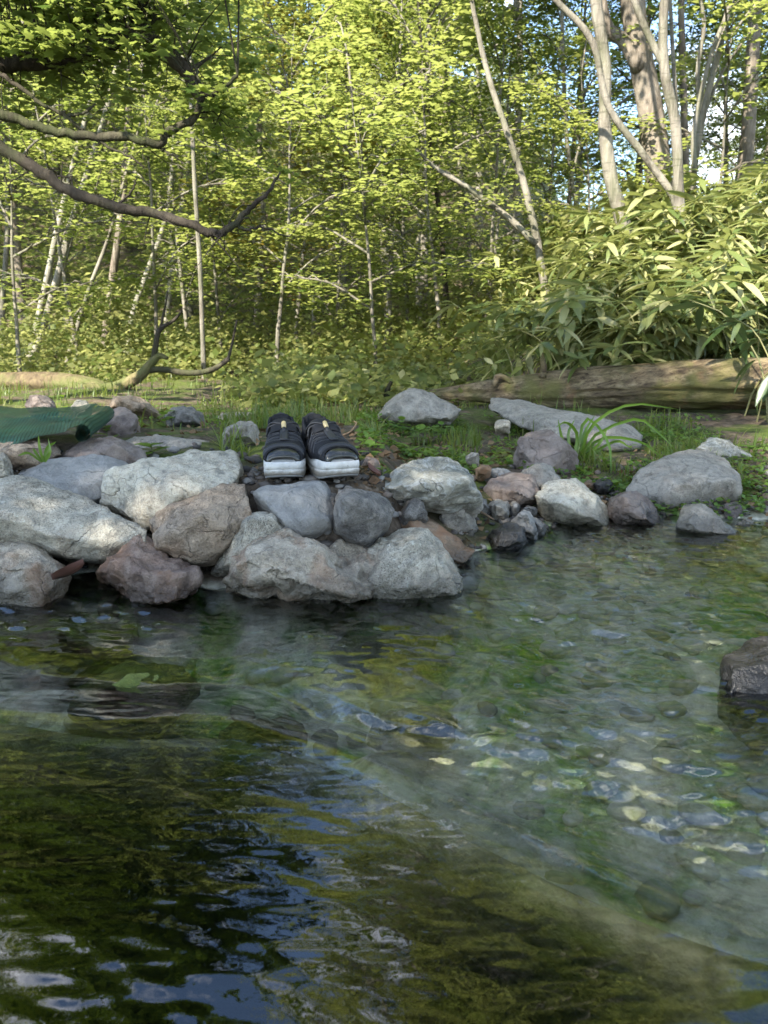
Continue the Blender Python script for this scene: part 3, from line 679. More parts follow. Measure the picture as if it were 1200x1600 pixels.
def canopy_proto(seed, hc, radius, nlimb, per, size, mat, bark, trunk_h=0.0, trunk_r=.09, lean=0.0, spray_r=.42, up=.72):
    """leaf mass and limbs round a leader; origin at the foot. returns (wood mesh, leaf mesh)"""
    r = np.random.default_rng(seed); mb = MB()
    Ht = trunk_h+hc
    n = 10; zz = np.linspace(0, Ht, n); wob = np.cumsum(r.normal(0, .035*Ht/10, (n, 2)), 0); wob[0] = 0
    lead = np.stack([wob[:, 0]+lean*zz, wob[:, 1], zz], -1)
    radv = trunk_r*np.linspace(1.0, .12, n); radv[0] *= 1.25
    if trunk_h > 0: lead[0, 2] -= .35
    mb.add(*tube(smooth_path(lead, 22), resample(radv, 22), 9, rough=.08, seed=seed))
    cs, ds, rs = [], [], []
    for k in range(nlimb):
        u = (k+.5)/nlimb; z0 = trunk_h*.8 + u*(Ht*.97-trunk_h*.8)
        i = np.interp(z0, lead[:, 2], np.arange(n)); b = np.array([np.interp(i, np.arange(n), lead[:, j]) for j in range(3)])
        az = k*2.39996 + r.normal(0, .35); L = radius*(1.05-.75*abs(u-.35)**1.2)*r.uniform(.7, 1.15)
        el = R(r.uniform(8, 42)) + .5*u
        d = np.array([math.cos(az)*math.cos(el), math.sin(az)*math.cos(el), math.sin(el)])
        p1 = b+d*L*.5+np.array([0, 0, .05*L]); p2 = b+d*L; p2[2] -= .12*L
        pts = smooth_path([b, p1, p2], 7); r0 = max(.010, np.interp(i, np.arange(n), radv)*.45)
        mb.add(*tube(pts, np.linspace(r0, .005, 7), 5))
        nt = 5 + int(L*2)
        for q in range(nt):
            t = (q+.7)/nt; j = t*6; base = np.array([np.interp(j, np.arange(7), pts[:, m]) for m in range(3)])
            a2 = az + r.choice((-1, 1))*r.uniform(.35, 1.25)*(1-.5*t); l2 = L*r.uniform(.16, .36)*(1.1-.4*t)
            d2 = np.array([math.cos(a2), math.sin(a2), r.uniform(-.05, .35)]); tip = base+d2*l2
            mb.add(*tube([base, (base+tip)/2+np.array([0, 0, .03]), tip], [.008, .006, .003], 3, cap=False))
            cs.append(tip); ds.append(unit(d2)); rs.append(spray_r*r.uniform(.6, 1.2))
        cs.append(p2); ds.append(unit(d)); rs.append(spray_r)
    v, f = sprays(np.array(cs), np.array(ds), np.array(rs), per, size, r, up)
    return mb.data('trunk', bark, True), mesh_data('crown', v, f, mat)
M = MAT
# whole forest trees (foot at origin) and loose canopies for the traced trunks
TREES = [canopy_proto(101, 6.5, 2.3, 24, 60, .080, M['leaf_a'], M['bark_grey'], 3.2, .10),
         canopy_proto(102, 7.5, 2.0, 26, 56, .076, M['leaf_b'], M['bark_pale'], 2.6, .085, .05),
         canopy_proto(103, 6.0, 2.6, 24, 60, .082, M['leaf_a'], M['bark_rough'], 4.0, .09, -.04),
         canopy_proto(104, 5.5, 2.4, 24, 60, .080, M['leaf_c'], M['bark_rough'], 3.0, .13)]
CANOPY = [canopy_proto(111, 4.2, 2.2, 18, 56, .072, M['leaf_a'], M['bark_grey'], 0, .05),
          canopy_proto(112, 4.8, 1.9, 18, 54, .072, M['leaf_b'], M['bark_pale'], 0, .045),
          canopy_proto(113, 3.8, 2.4, 18, 58, .076, M['leaf_a'], M['bark_rough'], 0, .06)]
SAPLING = [canopy_proto(121, 2.2, 1.25, 10, 48, .062, M['leaf_b'], M['bark_grey'], .9, .022, .08, .34, .88),
           canopy_proto(122, 2.8, 1.1, 12, 46, .060, M['leaf_a'], M['bark_grey'], .6, .024, -.06, .32, .86),
           canopy_proto(123, 1.5, 1.0, 8, 44, .058, M['leaf_b'], M['bark_grey'], .5, .016, .1, .30, .88)]
def put_tree(proto, loc, sc, rz, name, label, cat='tree', group=None):
    e = empty(name, loc, (0, 0, rz), sc)
    link('trunk', proto[0], e); link('crown', proto[1], e)
    return tag(e, label, cat, group)

# ------------------------------------------------------------------ traced trunks
def traced_tree(label, path, Y, w, bark, can, can_scale, ht, forks=(), name='tree', group=None, stop=False, rough=.10, can_at=None, seed=1):
    """path: photo pixels from the foot up; Y depth (number or list); w: widths in px"""
    m = len(path); Ys = np.broadcast_to(np.asarray(Y, float), (m,))
    pts = [P(a, b, yy) for (a, b), yy in zip(path, Ys)]
    rad = [.70*wpx(q, yy)/2 for q, yy in zip(resample(w, m), Ys)]
    g = H1(pts[0][0], pts[0][1]); foot = pts[0].copy()
    if pts[0][2] > g-.12:
        dr = unit(pts[0]-pts[1]); k = (pts[0][2]-g+.15)/max(.3, -dr[2]); foot = pts[0]+dr*k; foot[2] = H1(foot[0], foot[1])-.15
        pts.insert(0, foot); rad.insert(0, rad[0]*1.12)
    base = np.array([foot[0], foot[1], H1(foot[0], foot[1])])
    if not stop:
        dr = unit(pts[-1]-pts[-2]); q = pts[-1].copy(); rr = rad[-1]
        while q[2] < base[2]+ht:
            dr = unit(dr*.8+np.array([0, 0, .25])+rng.normal(0, .05, 3)); q = q+dr*.7; rr *= .86; pts.append(q.copy()); rad.append(max(.012, rr))
    pts = np.array(pts); mb = MB(); n = max(14, len(pts)*4)
    sp = smooth_path(pts, n); mb.add(*tube(sp, resample(rad, n), 12, rough=rough, seed=seed))
    e = empty(name, base); link('trunk', mb.data('trunk', bark, True, base), e)
    tag(e, label, 'tree', group)
    for fk in forks:
        fp, fY, fw = fk[:3]
        fYs = np.broadcast_to(np.asarray(fY, float), (len(fp),))
        fpts = np.array([P(a, b, yy) for (a, b), yy in zip(fp, fYs)]); k = max(10, len(fp)*4)
        mb2 = MB(); fr = resample([.8*wpx(q, fYs[0])/2 for q in fw], k)
        if len(fk) > 3:           # goes on above the frame
            ex = [fpts[-1]]; dr = unit(fpts[-1]-fpts[-2])
            for _ in range(4): dr = unit(dr*.85+np.array([0, 0, .2])); ex.append(ex[-1]+dr*.6)
            fpts = np.vstack([fpts, ex[1:]]); fr = np.concatenate([fr, fr[-1]*np.linspace(.9, .3, 8)]); k = len(fr)
        mb2.add(*tube(smooth_path(fpts, k), fr, 9, rough=rough, seed=seed+3))
        link('branch', mb2.data('branch', bark, True, base), e)
    if can is not None:
        h = can_at if can_at is not None else ht*.45
        i = int(np.argmin(abs(sp[:, 2]-base[2]-h))); q = sp[i]-base
        link('limbs', CANOPY[can][0], e, tuple(q), (0, 0, seed*1.7), can_scale); link('crown', CANOPY[can][1], e, tuple(q), (0, 0, seed*1.7), can_scale)
    return e
BG, BP, BR, BD = M['bark_grey'], M['bark_pale'], M['bark_rough'], M['bark_dark']
traced_tree('thickest rough-barked tree on the right slope with a limb forking left', [(1040, 340), (1030, 290), (1018, 180), (995, 60), (985, -40)], 7.8, [60, 50, 46], BR, 2, 1.25, 11,
            [([(1000, 110), (975, 65), (948, 42), (932, -30)], 7.75, [24, 22, 20], 1)], rough=.06, seed=1, can_at=4.2)
traced_tree('grey smooth-barked tree left of the thickest trunk on the right slope', [(968, 330), (955, 280), (945, 200), (946, 110), (935, 30), (928, -30)], 7.1, [30, 25, 22], BG, 0, 1.1, 9, seed=2, can_at=3.8)
traced_tree('pale slender trunk leaning left across the grey tree on the right slope', [(1060, 330), (1048, 300), (1000, 235), (950, 165), (925, 65), (870, 2), (840, -30)], 6.4, [16, 14, 11], BG, 1, .9, 6.5, seed=3, can_at=3.6)
traced_tree('pale forked tree right of the thickest trunk', [(1062, 330), (1060, 300), (1056, 200), (1037, 100), (1038, 0), (1040, -40)], 6.3, [24, 20, 17], BG, 1, 1.0, 8,
            [([(1042, 110), (1020, 70), (990, 0), (975, -50)], 6.3, [13, 11, 9], 1), ([(1057, 170), (1050, 60), (1046, -30)], 6.5, [8, 6, 5], 1)], seed=4, can_at=3.7)
traced_tree('slanting multi-stemmed tree near the right border of the photo', [(1076, 330), (1082, 280), (1098, 180), (1128, 60), (1145, -20)], 7.4, [16, 14, 12], BG, 0, .9, 8,
            [([(1085, 270), (1085, 200), (1110, 90), (1140, 10)], 7.3, [10, 8, 6], 1), ([(1096, 190), (1090, 110), (1100, 40), (1090, -30)], 7.5, [8, 7, 5], 1), ([(1100, 180), (1130, 110), (1180, 40)], 7.5, [6, 5, 3])], seed=5, can_at=3.9)
traced_tree('dark rough trunk at the far right border', [(1160, 330), (1166, 250), (1174, 120), (1182, -20)], 8.4, [30, 27, 24], BR, 2, 1.1, 10, seed=6, can_at=4.0)
traced_tree('dim grey trunk between the thickest tree and the pale forked tree', [(1072, 320), (1070, 200), (1066, 90), (1064, -20)], 9.6, [15, 14, 12], BR, 0, 1.1, 9, seed=7, can_at=4.2)
traced_tree('thin pale trunk with twigs standing left of the right-hand sky gap', [(908, 345), (895, 290), (885, 210), (880, 100), (876, -20)], 9.0, [10, 9, 7], BP, 1, .9, 8.5,
            [([(892, 290), (902, 240), (915, 200)], 9.0, [5, 4, 3])], seed=8, can_at=4.2)
traced_tree('leaning pale tree with a long limb reaching left above the bamboo grass', [(848, 430), (838, 370), (818, 285), (790, 200), (762, 115), (745, 40), (735, -20)], 7.6, [17, 14, 11, 8], BG, 1, .75, 6,
            [([(838, 382), (800, 345), (765, 318), (722, 287), (680, 262), (650, 232)], 7.5, [13, 11, 9, 5])], seed=9, can_at=3.2)
traced_tree('thin dark crooked trunk in the middle distance right of centre', [(698, 500), (695, 430), (686, 330), (672, 225), (668, 150)], 9.5, [13, 11, 9, 6], BD, 0, .6, 5, seed=10, can_at=2.8)
traced_tree('pale straight trunk just right of the picture centre', [(608, 540), (603, 420), (592, 260), (588, 120), (582, -10)], 12.5, [18, 16, 13], BG, 0, .8, 7, seed=11, can_at=4.0)
traced_tree('grey trunk left of the pale straight trunk at the centre', [(538, 560), (536, 440), (540, 320), (548, 180), (552, -10)], 14.0, [16, 15, 12], BG, 1, .8, 8, seed=12, can_at=4.2)
traced_tree('ivy-clad slim post-like trunk with pale foot left of the shoes', [(320, 632), (317, 540), (313, 430), (304, 280), (298, 150), (292, 20)], 7.2, [11, 10, 9, 7], BG, 1, .34, 4.0, seed=13, can_at=2.2)
traced_tree('pale leaning twin-stemmed tree near the left border', [(40, 585), (62, 490), (92, 350), (122, 230), (146, 140), (170, 40)], 9.2, [16, 13, 11, 8], BP, 1, .6, 6.2,
            [([(46, 575), (80, 470), (116, 335), (150, 230), (172, 150), (200, 20)], 9.0, [14, 12, 9], 1)], seed=14, can_at=3.2)
traced_tree('grey slanting young tree right of the pale twin-stemmed tree', [(98, 590), (112, 540), (140, 450), (170, 370), (200, 260)], 9.8, [11, 10, 8, 5], BG, 0, .75, 6, seed=15, can_at=3.2)
traced_tree('dark ivy-covered trunk right of the slanting young tree', [(158, 598), (165, 520), (178, 420), (190, 330), (200, 200)], 10.5, [17, 16, 14], BR, 0, .7, 6.2, seed=16, can_at=3.2)
traced_tree('pale upright trunk behind the fallen branch on the left', [(198, 590), (205, 500), (232, 420), (262, 330), (272, 220)], 12.0, [12, 11, 9], BP, 1, .8, 7.5, seed=17, can_at=3.6)
traced_tree('pale trunk behind the twigs left of centre', [(262, 575), (262, 480), (276, 380), (292, 260), (300, 120)], 13.0, [15, 13, 11], BP, 0, .8, 8, seed=18, can_at=4.2)
traced_tree('bright broken stump-like trunk standing above the shoes', [(489, 600), (490, 540), (491, 462)], 11.0, [13, 12, 10], BP, None, 1, 2, stop=True, seed=19, name='dead_tree')
traced_tree('whitish birch trunk in the upper middle right', [(806, 400), (808, 250), (812, 110), (812, -20)], 12.0, [15, 14, 12], BP, 1, 1.1, 11, seed=20, can_at=5)
traced_tree('thin grey trunk left of the leaning pale tree', [(738, 470), (732, 380), (722, 280), (700, 150), (690, 20)], 11.0, [9, 8, 6], BG, 0, .9, 9, seed=21, can_at=4)
traced_tree('thin pale trunk between the centre trunk and the dark crooked one', [(655, 520), (652, 420), (655, 300), (640, 150), (630, 10)], 13.0, [10, 9, 7], BP, 1, .75, 8, seed=22, can_at=4.0)
traced_tree('slim sapling-like trunk leaning behind the bamboo grass crest', [(770, 430), (780, 330), (790, 230), (796, 120)], 9.8, [7, 6, 4], BP, 1, .7, 6, seed=23, can_at=3.2)
traced_tree('thin grey trunk at the left border behind the netting', [(6, 590), (4, 480), (12, 350), (8, 200)], 12.0, [13, 11, 9], BG, 0, 1.0, 9, seed=24, can_at=4)
traced_tree('grey pair-like trunk right of the ivy-clad post', [(395, 585), (402, 480), (412, 350), (405, 200), (415, 40)], 14.5, [14, 12, 10], BG, 1, .8, 8.5, seed=25, can_at=4.4)

# more trees of the same wood, deeper in and beyond the frame
spots = []
r3 = np.random.default_rng(77); tries = 0
while len(spots) < 60 and tries < 4000:
    tries += 1
    y = r3.uniform(9.5, 34); x = r3.uniform(-.75, .85)*y + r3.normal(0, 1)
    az = x/y
    if .16 < az < .46 and (y < 15 or r3.uniform() < .45): continue                  # open sky gap over the right slope
    if -.24 < az < -.01 and y < 19: continue                # sunny glade left of centre
    if any((x-a)**2+(y-b)**2 < (1.5+.03*y)**2 for a, b in spots): continue
    spots.append((x, y))
BARKW = ['grey-barked', 'pale slim', 'brown stout', 'rough dark-barked']
RANK = [(17, 'near rank'), (25, 'middle rank'), (99, 'hillside rank')]
ZONE = [(-.5, 'beyond the left border'), (-.36, 'at the left border'), (-.2, 'left of the ivy-clad post'), (-.06, 'above the shoes'), (.06, 'at the picture centre'), (.2, 'right of the centre trunk'), (.5, 'at the right border'), (9, 'beyond the right border')]
for i, (x, y) in enumerate(spots):
    az = x/y; rk = next(t for d, t in RANK if y < d); zn = next(t for d, t in ZONE if az < d)
    top = 12.5 if az > .46 else (.25+.24*y) if az > .16 else (.4+.52*y if -.26 < az < .08 else 11.5)
    k = int(r3.integers(0, 4)); ph = [9.7, 10.1, 10.0, 8.5][k]
    put_tree(TREES[k], (x, y, H1(x, y)), max(.5, min(1.35, top/ph))*r3.uniform(.85, 1.0), r3.uniform(0, 6.28), 'forest_tree', '%s forest tree in the %s of the wood, %s' % (BARKW[k], rk, zn), 'tree', 'forest trees in the %s' % rk)
# trees standing on the near left bank, outside the picture: they shade the stones and show in the pool
for (x, y, s, k, lab) in ((-3.5, -1.8, .76, 3, 'broad tree on the near left bank shading the stones'), (-4.2, -2.4, .80, 0, 'green tree on the left bank beside the pool'),
                          (-5.6, -4.3, .85, 2, 'pale-barked tree on the left bank farther from the water'), (.9, -5.2, 1.0, 3, 'dark tree on the bank behind the pool'),
                          (3.4, -3.6, 1.0, 0, 'green tree on the bank behind and right of the pool'), (7.4, 2.0, 1.0, 2, 'pale-barked tree on the right bank beside the stream')):
    put_tree(TREES[k], (x, y, H1(x, y)), s, x*2, 'bank_tree', lab)
# light understory maples with flat tiers of leaves
for i, (px, py, Yd, k, s, lab) in enumerate((
    (430, 560, 7.6, 0, 1.0, 'yellow-green understory maple with flat tiers above the shoes'), (350, 575, 9.5, 1, 1.0, 'bright young maple behind the ivy-clad post'),
    (520, 575, 9.0, 1, 1.05, 'young maple with layered leaves left of the centre trunk'), (590, 560, 7.2, 2, 1.25, 'low bright maple behind the broad grey boulder'),
    (250, 585, 8.5, 0, 1.1, 'leafy young maple behind the fallen branch'), (130, 590, 8.2, 1, 1.0, 'young maple among the slanting trees at left'),
    (30, 595, 7.2, 2, 1.3, 'low leafy maple at the left border behind the netting'), (690, 520, 8.4, 0, 1.1, 'maple with green tiers before the dark crooked trunk'),
    (760, 460, 9.0, 1, 1.05, 'young maple above the left end of the bamboo grass'), (640, 560, 10.5, 1, 1.3, 'taller young maple behind the thin pale trunk'),
    (460, 585, 11.5, 0, 1.5, 'broad young maple deep behind the shoes'), (850, 420, 9.6, 1, 1.0, 'leafy young maple on the slope left of the sky gap'),
    (930, 345, 8.2, 2, 1.0, 'small green maple below the grey tree on the right slope'), (1120, 330, 7.6, 2, 1.15, 'small leafy maple by the multi-stemmed tree at right'),
    (300, 590, 12, 1, 1.5, 'tall young maple deep in the wood left of centre'), (80, 590, 12.5, 0, 1.5, 'tall leafy young maple deep at the left'))):
    q = P(px, py, Yd); put_tree(SAPLING[k], (q[0], q[1], H1(q[0], q[1])-.03), s, i*1.3, 'young_maple', lab, 'tree')
for i, (x, y, k, sc_, lab) in enumerate(((2.7, 11.5, 0, .50, 'small leafy tree filling the gap left of the thickest trunk'), (3.9, 12.5, 3, .62, 'dark leafy tree behind the thickest trunk on the right slope'),
    (4.6, 10.8, 1, .50, 'yellow-green tree behind the pale forked tree'), (5.6, 13.5, 2, .62, 'leafy tree in the sky gap near the right border'), (3.3, 15.0, 2, .60, 'farther leafy tree low in the right-hand sky gap'),
    (6.4, 12.4, 0, .70, 'leafy tree behind the dark trunk at the far right border'))):
    put_tree(TREES[k], (x, y, H1(x, y)), sc_, i*1.9+.4, 'slope_tree', lab)
q = P(470, 560, 8.8); gt = put_tree(SAPLING[0], (q[0], q[1], H1(q[0], q[1])-.03), 1.12, 2.0, 'turning_maple', 'young maple with leaves turning gold in the upper middle left', 'tree')
gm = SAPLING[0][1].copy(); gm.name = 'crown_gold'; gm.materials.clear(); gm.materials.append(M['leaf_gold'])
gt.children[1].data = gm

# ------------------------------------------------------------------ overhanging tree at the upper left
ob = np.array([-3.1, 4.2, H1(-3.1, 4.2)]); ot = empty('overhanging_tree', ob); tag(ot, 'dark-limbed tree at left whose crooked boughs hang over the bank', 'tree')
mb = MB(); tp = smooth_path([ob+(0, 0, -.3), ob+(.05, 0, .8), ob+(-.08, -.05, 1.9), ob+(-.1, -.1, 3.0), ob+(-.3, -.2, 4.6)], 20)
mb.add(*tube(tp, np.linspace(.17, .06, 20), 12, rough=.12, seed=4)); link('trunk', mb.data('trunk', BD, True, ob), ot)
def bough(path, Y, w, start=None, nm='bough'):
    pts = [P(a, b, yy) for (a, b), yy in zip(path, np.broadcast_to(np.asarray(Y, float), (len(path),)))]
    rad = [1.0*wpx(q, np.mean(Y))/2 for q in resample(w, len(path))]
    if start is not None: pts.insert(0, np.asarray(start, float)); rad.insert(0, rad[0]*1.25)
    n = len(pts)*5; sp = smooth_path(pts, n); jit = rng.normal(0, .0035, sp.shape); sp = sp+jit
    b = MB(); b.add(*tube(sp, resample(rad, n), 9, rough=.16, seed=int(w[0])))
    link(nm, b.data(nm, BD, True, ob), ot); return sp
S = {}
S[1] = bough([(-60, 92), (0, 96), (60, 95), (130, 85), (195, 58), (230, 52), (258, 82), (290, 112), (312, 150), (328, 162)], 4.2, [30, 24, 22, 15], tp[9])
S[2] = bough([(-70, 168), (0, 180), (70, 200), (130, 212), (200, 215), (248, 226), (262, 204), (302, 188), (316, 155), (345, 140), (372, 118)], 3.9, [15, 13, 12, 10, 5], tp[7])
S[3] = bough([(-80, 195), (0, 232), (55, 262), (110, 300), (180, 322), (250, 336), (318, 360), (344, 364), (368, 350), (386, 328), (418, 302), (437, 270)], 3.7, [19, 17, 15, 12, 9, 3], tp[5])
S[4] = bough([(-40, 90), (0, 112), (20, 130), (70, 165), (105, 182), (130, 206)], 4.0, [7, 6, 5], tp[10])
bough([(105, 180), (125, 178), (138, 172), (150, 162)], 4.0, [5, 3]); bough([(150, 217), (180, 235), (205, 246), (224, 260)], 3.9, [5, 2])
bough([(368, 353), (388, 360), (410, 355), (452, 372)], 3.7, [6, 4, 2]); bough([(314, 152), (310, 120), (300, 92)], 3.9, [6, 3])
bough([(248, 226), (254, 234), (280, 248)], 3.9, [6, 2]); bough([(180, 322), (205, 300), (215, 280)], 3.7, [4, 2])
r4 = np.random.default_rng(9); cs, ds, rs = [], [], []
def leafy(px, py, Y, rad, n, spread):
    for _ in range(n):
        c = P(px+r4.normal(0, spread[0]), py+r4.normal(0, spread[1]), Y+r4.normal(0, .22)); a = r4.uniform(0, 6.28)
        cs.append(c); ds.append((math.cos(a), math.sin(a), -.1)); rs.append(rad*r4.uniform(.7, 1.2))
leafy(80, 30, 4.2, .20, 46, (90, 40)); leafy(230, 60, 4.2, .18, 26, (70, 45)); leafy(120, 120, 4.4, .16, 14, (80, 22)); leafy(330, 170, 4.2, .14, 9, (28, 22))
leafy(30, 140, 4.3, .15, 8, (40, 22)); leafy(330, 50, 4.4, .16, 14, (50, 40)); leafy(60, -90, 4.2, .22, 56, (130, 60)); leafy(-120, 60, 4.2, .25, 40, (80, 90))
leafy(230, -110, 4.0, .20, 34, (80, 50)); leafy(380, 220, 4.3, .10, 5, (30, 30))
v, f = sprays(np.array(cs), np.array(ds), np.array(rs), 26, .05, r4, .80, .14, 'm')
link('crown', mesh_data('crown', v-ob, f, M['leaf_a']), ot)
lo_n = len(cs); cs2, ds2, rs2 = cs, ds, rs; cs, ds, rs = [], [], []
leafy(0, -330, 3.9, .22, 80, (120, 120)); leafy(180, -430, 3.7, .18, 44, (70, 110)); leafy(-170, -300, 4.0, .28, 80, (110, 140)); leafy(60, -560, 3.6, .22, 50, (150, 60)); leafy(370, -430, 3.8, .10, 5, (30, 70))
v, f = sprays(np.array(cs), np.array(ds), np.array(rs), 30, .055, r4, .78, .14, 'm')
link('upper_crown', mesh_data('upper_crown', v-ob, f, M['leaf_c']), ot); cs, ds, rs = cs2, ds2, rs2
tw = MB()
for c, d in zip(cs, ds):
    c = np.array(c); k = min((S[1], S[2]), key=lambda s: np.min(np.linalg.norm(s-c, axis=1))); b = k[np.argmin(np.linalg.norm(k-c, axis=1))]
    if np.linalg.norm(b-c) < .9: tw.add(*tube([b, (b+c)/2+np.array([0, 0, .04]), c], [.006, .004, .002], 3, cap=False))
for sp_ in (S[2], S[3], S[3], S[1]):
    for _ in range(9):
        i = int(r4.integers(8, len(sp_)-2)); b0 = sp_[i]; d0 = unit(r4.normal(0, 1, 3)*np.array([1, .6, 1])+np.array([.5, 0, .1])); L0 = r4.uniform(.05, .22)
        m1_ = b0+d0*L0*.5+r4.normal(0, .012, 3); e0 = b0+d0*L0+r4.normal(0, .02, 3)
        tw.add(*tube(smooth_path([b0, m1_, e0], 6), np.linspace(.0045, .0016, 6), 4, cap=False))
        if r4.uniform() < .6: tw.add(*tube([m1_, m1_+r4.normal(0, .05, 3)], [.0025, .001], 4, cap=False))
tag(link('twigs', tw.data('twigs', BD, True, ob), ot), kind='stuff')

# ------------------------------------------------------------------ far hillside foliage and undergrowth
r5 = np.random.default_rng(12)
n = 2600; yy = r5.uniform(13, 60, n); xx = r5.uniform(-1.0, .35, n)*yy - r5.uniform(0, 6, n); zz = H(xx, yy)
cs = np.stack([xx, yy, zz+r5.uniform(.1, 4.5, n)*np.minimum(1, (yy-12)/6)], -1); a = r5.uniform(0, 6.28, n)
v, f = sprays(cs, np.stack([np.cos(a), np.sin(a), a*0], -1), r5.uniform(.6, 1.2, n), 40, .17, r5, .55, .35)
hw = link('hillside_foliage', mesh_data('hillside_foliage', v, f, M['leaf_far'])); tag(hw, 'mass of sunlit leaves covering the hillside behind the wood', 'foliage', kind='stuff')
n = 1900; yy = 4.5+r5.uniform(0, 1, n)**1.3*11; xx = r5.uniform(-.70, .30, n)*yy; zz = H(xx, yy)
keep = ~((yy < 5.6) & (xx > .3)) & ~((yy < 7.0) & (xx < -.9)); xx, yy, zz = xx[keep], yy[keep], zz[keep]; n = len(xx)
hgt = (.10+.9*sstep(5.5, 10, yy))*(.4+.6*np.abs(vnoise(np.stack([xx*.6, yy*.6, xx*0], -1), 3)))
cs = np.stack([xx, yy, zz+r5.uniform(0, 1, n)*hgt+.03], -1); a = r5.uniform(0, 6.28, n)
v, f = sprays(cs, np.stack([np.cos(a), np.sin(a), a*0], -1), r5.uniform(.12, .3, n), 34, .065, r5, .5, .4)
ug = link('undergrowth', mesh_data('undergrowth', v, f, M['leaf_far'])); tag(ug, 'low pale undergrowth on the valley floor under the trees', 'undergrowth', kind='stuff')

# ------------------------------------------------------------------ fallen logs
def ground_px(px, py):
    z = .15
    for _ in range(8):
        p = G(px, py, z)
        if not 0 < p[1] < 9: p = P(px, py, 6.0)
        z = .5*z+.5*H1(p[0], p[1])
    return np.array([p[0], p[1], H1(p[0], p[1])])
def m_logwood():
    t = NT('weathered_log'); c = t.coord()
    mp = t.n('ShaderNodeMapping'); mp.inputs['Scale'].default_value = (1.2, 14, 14); t.l(c, mp.inputs[0])
    n1 = t.noise(mp.outputs[0], 2.2, 7, .66, .35); n2 = t.noise(c, 4, 5, .6)
    base = t.ramp(n1, [(.30, (.028, .020, .013)), (.45, (.10, .073, .044)), (.60, (.20, .155, .092)), (.8, (.31, .26, .175))])
    n5 = t.noise(mp.outputs[0], 9, 4, .7, .2); base = t.mix(t.ramp(n5, [(.36, .8), (.48, 0.)]), base, (.025, .018, .012))
    base = t.mix(t.ramp(n2, [(.46, 0.), (.60, .7)]), base, (.085, .088, .022))
    base = t.mix(t.ramp(t.noise(c, 7, 4, .6), [(.60, 0.), (.74, .5)]), base, (.22, .12, .06))
    return t.end(t.pbr(base, .88, t.bump(n1, .9, .015), .2))
M['log'] = m_logwood()
def log_mesh(pts, rad, n=130, seg=44, seed=3, crack=True):
    sp = smooth_path(pts, n); rr = resample(rad, n); v, f = tube(sp, rr, seg)
    v = np.asarray(v).reshape(n, seg, 3); c = sp[:, None, :]; d = v-c; u = np.linspace(0, 1, n)[:, None]; th = np.broadcast_to(np.arange(seg)/seg*2*math.pi, (n, seg))
    L = np.linalg.norm(sp[-1]-sp[0])
    q = np.stack([np.broadcast_to(u*L*2.2, (n, seg)), np.cos(th)*2.4, np.sin(th)*2.4], -1).reshape(-1, 3)
    k = 1 + .13*fbm(q, 4, seed).reshape(n, seg) - .13*np.abs(fbm(q*np.array([.5, 3.2, 3.2]), 3, seed+4)).reshape(n, seg)
    if crack:
        dn = unit(d); low = dn[:, :, 2]; fr_ = dn[:, :, 1] < 0
        k = k - np.where(fr_, .24*np.exp(-((low+.22+.10*np.sin(u*9))/.09)**2)*sstep(.30, .5, u), 0)
    return (c+d*k[:, :, None]).reshape(-1, 3), f
lp = [P(640, 622, 4.75), P(715, 614, 4.65), P(800, 612, 4.55), P(900, 607, 4.45), P(1000, 603, 4.35), P(1100, 601, 4.25), P(1200, 600, 4.15), P(1300, 600, 4.05)]
lb = lp[4].copy(); lb[2] = H1(lb[0], lb[1]); le = empty('fallen_log', lb); tag(le, 'long weathered fallen log lying below the bamboo grass on the right', 'log')
b = MB(); b.add(*log_mesh(lp, [wpx(q, 4.5)/2 for q in (12, 24, 46, 60, 68, 72, 74, 76)])); link('log_body', b.data('log_body', M['log'], True, lb), le)
for path, Yd, w in (([(848, 590), (849, 570), (846, 550)], 4.45, [13, 10, 4]), ([(772, 604), (778, 588), (792, 592), (800, 600)], 4.5, [10, 9, 8]), ([(604, 622), (606, 608), (612, 596)], 4.7, [11, 8, 5])):
    b = MB(); b.add(*tube(smooth_path([P(a, c_, Yd) for a, c_ in path], 8), resample([wpx(q, Yd)/2 for q in w], 8), 8, rough=.2, seed=5)); link('branch_stub', b.data('branch_stub', M['log'] if w[0] != 11 else BD, True, lb), le)
FY = 6.3
fb = P(90, 618, FY); fb[2] = H1(fb[0], fb[1]); fe = empty('fallen_tree', fb); tag(fe, 'brown mossy fallen trunk with bare crooked branches at the left', 'log')
b = MB(); b.add(*log_mesh([P(-40, 598, FY+.2), P(30, 598, FY+.1), P(95, 600, FY), P(150, 608, FY-.1), P(175, 616, FY-.15)], [wpx(q, FY)/2 for q in (36, 36, 34, 31, 20)], 60, 24, 8, False)); link('log_body', b.data('log_body', M['log_moss'], True, fb), fe)
for path, w in (([(110, 606), (165, 608), (212, 592), (236, 568), (248, 556), (262, 560)], [20, 18, 13, 6]), ([(222, 580), (250, 577), (300, 583), (335, 576), (358, 560)], [10, 9, 7]), ([(240, 562), (244, 535), (250, 515), (272, 500), (285, 485)], [9, 7, 3]),
                ([(356, 562), (362, 540), (370, 500)], [5, 3]), ([(250, 515), (258, 480), (262, 455)], [4, 2])):
    b = MB(); k = len(path)*4; b.add(*tube(smooth_path([P(a, c_, FY-.2) for a, c_ in path], k), resample([wpx(q, FY)/2 for q in w], k), 8, rough=.15, seed=6)); link('branch', b.data('branch', M['log_moss'] if w[0] == 20 else BD, True, fb), fe)

